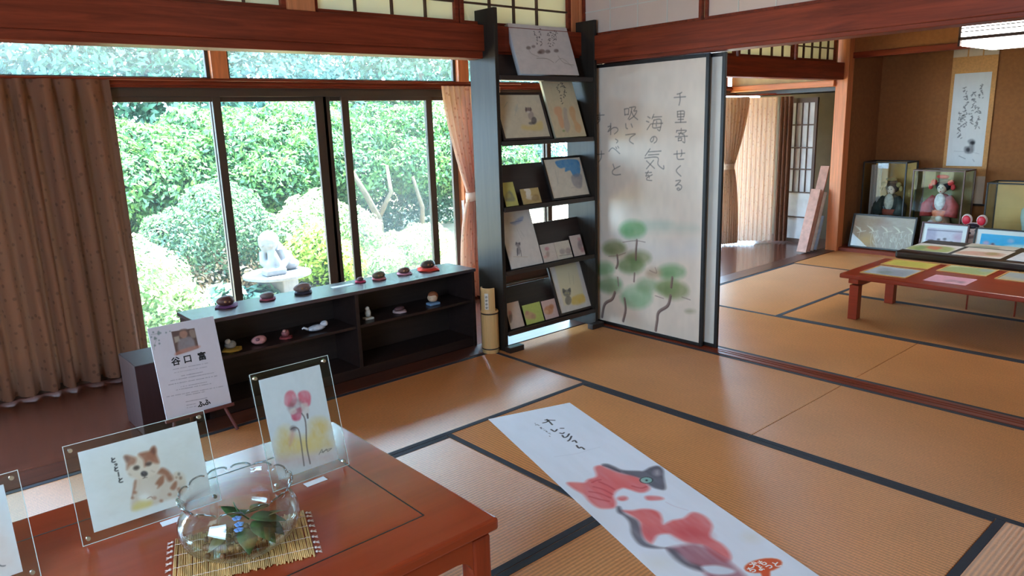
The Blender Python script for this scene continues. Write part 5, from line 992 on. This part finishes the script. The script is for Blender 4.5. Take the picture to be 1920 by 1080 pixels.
# alcove: hanging scroll, leaning frames, glass cases, papier-mache dog
KX = 4.548; KP = Plane((KX, -.655, .455), (0, -1, 0), (0, 0, 1)); ck = cr(1740, 120, 3.856)
t = thing('hanging_scroll', 'long hanging scroll with brush writing and an ink figure on the alcove wall', 'hanging scroll', (KX, -.84, .45))
gold_c = plain('scroll_gold_cloth', (198, 142, 84), .8, vs=60)
T = lambda u, n_, v: KP.P(u, v, n_)
BX(0, .39, 0, .002, 0, .28, T=T).build('lower_mount', plain('scroll_pale_cloth', (206, 184, 160), .85), t); BX(0, .39, 0, .002, 1.42, 1.60, T=T).build('upper_mount', MATS['scroll_pale_cloth'], t)
BX(0, .39, 0, .003, .28, 1.42, T=T).build('middle_mount', gold_c, t)
a = Art(KP, .03, .35, .375, 1.265, .004, (214, 212, 208), ck, .02, 9)
for col_, (x, y0, y1, dx) in enumerate(((385, 150, 260, -.02), (360, 320, 460, -.03), (335, 205, 330, -.06), (310, 350, 420, 0), (278, 180, 460, -.05), (235, 350, 540, -.06))):
    for i, y in enumerate(range(y0, y1, 22)): a.scrib((x+(y-y0)*dx, y), 26, 3, .0055, (86, 82, 82), col_*50+i, .8)
a.poly([(288, 555), (320, 542), (342, 560), (335, 590), (335, 630), (305, 648), (268, 640), (265, 600), (300, 590)], (96, 92, 94), 2, .8, .7); a.ell((322, 570), 16, 12, (40, 38, 40), 2); a.ell((290, 620), 14, 14, (60, 58, 60), 2)
a.line([(225, 665), (270, 685)], .006, (120, 118, 118), .7); a.line([(325, 690), (335, 705)], .006, (130, 128, 128), .6); a.line([(190, 630), (260, 632)], .003, (150, 148, 148), .6); a.line([(330, 640), (370, 650)], .003, (150, 148, 148), .6)
a.mesh('written_paper', paint_m, t, .001, .003)
for u in (.13, .26): BX(u-.006, u+.006, .002, .0032, 1.42, 1.60, T=T).build('wind_strip', gold_c, t)
MB().tube([KP.P(-.02, 0, .004), KP.P(.41, 0, .004)], .010, 12).build('lower_rod', dark_x, t); MB().tube([KP.P(0, 1.60, .004), KP.P(.39, 1.60, .004)], .006, 10).build('upper_rod', dark_x, t); MB().tube([KP.P(.1, 1.60, .004), KP.P(.195, 1.70, .004), KP.P(.29, 1.60, .004)], .0025, 6).build('hanging_cord', gold_c, t)
def leanx(x, y, z, deg): a_ = math.radians(deg); return Plane((x, y, z), (0, -1, 0), (math.sin(a_), 0, math.cos(a_)))
def alcoveframe(label, x, y, z, wd, h, deg, fw, fm, matt, base, cm, paint, seed, cell=.0035):
    pl = leanx(x, y, z, deg); t = thing('framed_picture', label, 'picture', pl.P(wd/2, 0), 'frames leaning in the alcove'); T = lambda u, n_, v: pl.P(u, v, n_)
    m = MB()
    for a0, a1, b0, b1 in ((0, fw, 0, h), (wd-fw, wd, 0, h), (fw, wd-fw, 0, fw), (fw, wd-fw, h-fw, h)): m.box(a0, a1, 0, .022, b0, b1, T=T)
    m.build('frame', fm, t, bev=.002); BX(fw, wd-fw, 0, .008, fw, h-fw, T=T).build('mount', white_paper, t)
    a = Art(pl, fw+matt, wd-fw-matt, fw+matt, h-fw-matt, cell, base, cm, .05, seed); paint(a); a.mesh('artwork', paint_gloss, t, .001, .0085); BX(fw, wd-fw, .013, .0145, fw, h-fw, T=T).build('glazing', acry_m, t)
cw = cr(1580, 290, 5.68)
def wheat(a):
    a.poly([(90, 900), (130, 660), (420, 680), (330, 800), (320, 1000), (100, 990)], (150, 112, 84), 14, .8); a.poly([(190, 870), (300, 860), (310, 950), (200, 960)], (196, 150, 84), 10, .7); a.ell((440, 740), 60, 30, (150, 104, 96), 14, .5)
    for x, y in ((190, 800), (320, 800), (470, 805), (600, 810), (740, 820)):
        for k in range(5): a.line([(x-55+k*14, y-45+k*6), (x+10, y+15)], .004, (226, 214, 196), .6)
        a.line([(x-30, y+30), (x+60, y+10)], .006, (216, 202, 184), .7)
        a.line([(x, y+10), (x-20, y+120), (x-10, y+200)], .004, (206, 196, 182), .6)
    g = random.Random(2)
    for _ in range(60): x, y = g.uniform(330, 800), g.uniform(860, 1000); a.line([(x, y), (x+g.uniform(-25, 25), y-g.uniform(20, 60))], .004, (222, 216, 208), .6)
alcoveframe('wide dark framed picture of pale wheat ears leaning at the left of the alcove', 3.83, -.085, .037, .615, .345, 14, .016, ebony, 0, (166, 152, 144), cw, wheat, 31)
cf = cr(1690, 290, 5.68)
def f1p(a):
    a.poly([(280, 800), (690, 820), (660, 950), (260, 920)], (206, 200, 222), 6, .6); a.poly([(280, 800), (370, 790), (360, 915), (265, 920)], (160, 150, 184), 4, .7); a.ell((620, 880), 60, 40, (190, 150, 184), 6, .7); a.line([(280, 800), (690, 828)], .010, (130, 124, 146), .8)
    for c in ((400, 905), (465, 900), (462, 930), (532, 935), (300, 915), (325, 915)): a.ell(c, 18, 10, (64, 58, 72), 2, .9)
alcoveframe('brown framed lilac picture with a wide white mount, in front of the second glass case', 3.80, -.757, .037, .405, .315, 14, .014, plain('brown_frame', (86, 44, 44), .4), .038, (216, 212, 226), cf, f1p, 32)
cg = cr(1780, 330, 6.35)
alcoveframe('bright blue framed picture with a white mount at the right of the alcove', 3.79, -1.215, .037, .44, .300, 14, .012, ebony, .040, (58, 176, 236), cg, lambda a: (a.ell((440, 800), 40, 26, (226, 170, 206), 3, .9), a.ell((735, 775), 40, 26, (200, 190, 226), 3, .9), a.ell((520, 820), 30, 20, (226, 130, 140), 3, .9), a.ell((520, 812), 14, 8, (50, 40, 60), 2), a.poly([(380, 700), (820, 720), (810, 760), (600, 740)], (96, 196, 240), 8, .5), a.poly([(660, 830), (880, 820), (880, 880), (660, 880)], (226, 236, 244), 3, .9)), 33)
def case(label, x0, x1, y0, y1, z0, z1, fm, back, post=None):
    t = thing('glass_case', label, 'display case', ((x0+x1)/2, (y0+y1)/2, z0), 'glass cases in the alcove'); b = .014; m = MB()
    for x in (x0, x1-b):
        for y in (y0, y1-b): m.box(x, x+b, y, y+b, z0+.03, z1)
    for z in (z0+.03, z1-b):
        for y in (y0, y1-b): m.box(x0+b, x1-b, y, y+b, z, z+b)
        for x in (x0, x1-b): m.box(x, x+b, y0+b, y1-b, z, z+b)
    m.build('case_frame', fm, t, bev=.002); BX(x0-.01, x1+.0, y0-.01, y1+.01, z0, z0+.03).build('base', fm, t, bev=.003)
    BX(x1-b-.004, x1-b, y0+b, y1-b, z0+.03+b, z1-b).build('gold_back', back, t)
    BX(x0+.004, x0+.007, y0+b, y1-b, z0+.03+b, z1-b).build('front_glass', case_glass, t)
    for y in (y0+.004, y1-.007): BX(x0+b, x1-b, y, y+.003, z0+.03+b, z1-b).build('side_glass', case_glass, t)
    return t
case('dark glass case with a shadowy doll at the left of the alcove', 4.12, 4.42, -.475, -.045, .036, .885, ebony, gold_m)
case('glass case with a brightly dressed doll in the middle of the alcove', 4.12, 4.42, -1.00, -.535, .036, .815, plain('case_wood', (96, 62, 48), .4), plain('green_gold_panel', (140, 130, 86), .6, var=.2))
t = case('wide glass case with gold panel and pale vase at the right photo edge', 4.12, 4.42, -1.80, -1.185, .036, .715, ebony, plain('bright_gold', (222, 180, 112), .5, var=.06))
def doll(label, cx, cy, z0, H, cols, seed):
    t = thing('doll', label, 'doll', (cx, cy, z0), 'dolls in the glass cases'); robe, inner, sash_c, hair, orn, low = [plain('doll_%d_%d' % (seed, i), c, .7, var=.25, vs=40) for i, c in enumerate(cols)]
    BX(cx-.07, cx+.09, cy-.12, cy+.12, z0, z0+.02).build('stand', MATS['case_wood'] if 'case_wood' in MATS else ebony, t, bev=.004)
    MB().lathe([(.0, .02), (.125, .02), (.115, .10), (.085, .25*H/.6), (.06, .34*H/.6), (.0, .36*H/.6)], (cx, cy, z0), 22).build('lower_robe', low, t, smooth=True)
    m = MB(); m.ball((cx, cy, z0+.40*H/.6), (.07, .095, .10), 16); m.build('upper_robe', robe, t, smooth=True)
    for s2 in (-1, 1): MB().tube([(cx-.01, cy+s2*.06, z0+.46*H/.6), (cx-.04, cy+s2*.12, z0+.38*H/.6), (cx-.06, cy+s2*.11, z0+.28*H/.6)], [.035, .05, .06], 12).build('sleeve', robe, t, smooth=True)
    m = MB(); m.ball((cx-.055, cy, z0+.42*H/.6), (.03, .05, .085), 14); m.build('inner_robe', inner, t, smooth=True)
    m = MB(); m.lathe([(.074, -.03), (.085, 0), (.074, .03)], (0, 0, 0), 20); m.v = [(cx+x, cy+y*1.15, z0+.31*H/.6+z) for x, y, z in m.v]; m.build('sash', sash_c, t, smooth=True)
    m = MB(); m.ball((cx-.02, cy, z0+.545*H/.6), (.045, .043, .052), 16); m.ball((cx-.066, cy, z0+.54*H/.6), (.006, .005, .008), 8); m.build('head', plain('doll_skin', (236, 222, 206), .5, var=.02), t, smooth=True)
    for s2 in (-1, 1): MB().ball((cx-.062, cy+s2*.016, z0+.553*H/.6), (.005, .008, .004), 8).build('eye', hair, t, smooth=True)
    MB().ball((cx-.062, cy, z0+.517*H/.6), (.005, .007, .004), 8).build('mouth', orn, t, smooth=True)
    m = MB(); m.ball((cx+.006, cy, z0+.565*H/.6), (.058, .068, .056), 16); m.ball((cx+.005, cy, z0+.62*H/.6), (.035, .05, .03), 12); m.build('hair', hair, t, smooth=True)
    m = MB()
    for s2 in (-1, 1): m.ball((cx-.03, cy+s2*.075, z0+.60*H/.6), (.02, .03, .03), 10); m.ball((cx-.035, cy+s2*.10, z0+.56*H/.6), (.015, .022, .03), 10)
    m.ball((cx-.03, cy, z0+.655*H/.6), (.025, .06, .02), 10); m.build('hair_ornament', orn, t, smooth=True)
    return t
doll('doll in a dark robe with a red stand inside the left glass case', 4.28, -.29, .068, .58, [(52, 62, 60), (206, 206, 196), (150, 72, 56), (28, 26, 28), (150, 130, 80), (66, 72, 66)], 1)
t = doll('doll with red headdress, white front and orange sash inside the middle glass case', 4.27, -.77, .068, .62, [(176, 60, 56), (226, 226, 226), (216, 116, 76), (36, 34, 48), (206, 56, 60), (206, 176, 150)], 2)
for k, (dy, dz, r, rgb) in enumerate(((.05, .22, .04, (226, 222, 226)), (-.04, .20, .045, (226, 130, 60)), (.02, .10, .05, (226, 96, 60)), (-.08, .08, .05, (190, 96, 104)), (.08, .13, .035, (120, 130, 170)), (-.02, .27, .035, (232, 226, 214)))):
    m = MB(); m.ball((4.27-.085-.01*(k % 2), -.77+dy, .068+dz), (.025, r, r*.9), 12); m.build('robe_flower', plain('robe_flower_%d' % k, rgb, .7), t, smooth=True)
t = thing('draped_cloth', 'pale lilac cloth hanging at the left inside the left glass case', 'cloth', (4.2, -.16, .08)); curtain('drape', ((4.20, -.10), (4.22, -.20)), .085, .85, 3, .012, sheer, t, seed=21)  # pleated sheet added in place of the curtain mirrored in the case glass
t = thing('vase', 'pale blue green slender vase inside the right glass case', 'vase', (4.26, -1.52, .068)); MB().lathe([(.0, .002), (.05, .002), (.056, .03), (.048, .16), (.056, .24), (.075, .33), (.072, .40), (.04, .44), (.036, .48), (.044, .49), (.038, .485), (.0, .43)], (4.26, -1.52, .068), 24).build('body', plain('celadon', (190, 208, 204), .25), t, smooth=True)
# papier-mache dog
t = thing('papier_mache_dog', 'white papier-mache dog with big red ears peeping over the frames', 'toy dog', (4.02, -1.14, .036)); dx, dy = 4.02, -1.145
wh = plain('toy_white', (232, 214, 210), .5, var=.03); rd = plain('toy_red', (214, 34, 56), .45, var=.05); bk_ = plain('toy_black', (40, 40, 56), .5)
m = MB(); m.ball((dx+.03, dy, .036+.10), (.085, .085, .10), 18); m.build('body', wh, t, smooth=True)
m = MB(); m.ball((dx, dy, .275), (.075, .095, .075), 20); m.ball((dx-.06, dy, .255), (.035, .045, .03), 12); m.build('head', wh, t, smooth=True)
for s2 in (-1, 1):
    T = np.array([[.45, 0, 0], [0, 1, 0], [0, 0, 1]]); m = MB(); m.ball((dx+.005, dy+s2*.062, .372), (.03, .046, .054), 16); o = m.build('ear', wh, t, smooth=True)
    m = MB(); m.ball((dx-.017, dy+s2*.062, .370), (.014, .036, .043), 14); m.build('inner_ear', rd, o, smooth=True).location = (0, 0, 0)
m = MB(); m.ball((dx-.022, dy, .315), (.06, .062, .030), 14); m.build('forehead_patch', bk_, t, smooth=True)
for s2 in (-1, 1): m = MB(); m.ball((dx-.066, dy+s2*.045, .283), (.012, .016, .011), 10); m.build('eye', bk_, t, smooth=True)
m = MB(); m.ball((dx-.096, dy, .262), (.01, .012, .009), 8); m.build('nose', bk_, t, smooth=True)
for s2 in (-1, 1): MB().tube([(dx-.03, dy+s2*.045, .002+.036), (dx-.03, dy+s2*.045, .12)], [.028, .024], 12).build('leg', wh, t, smooth=True)
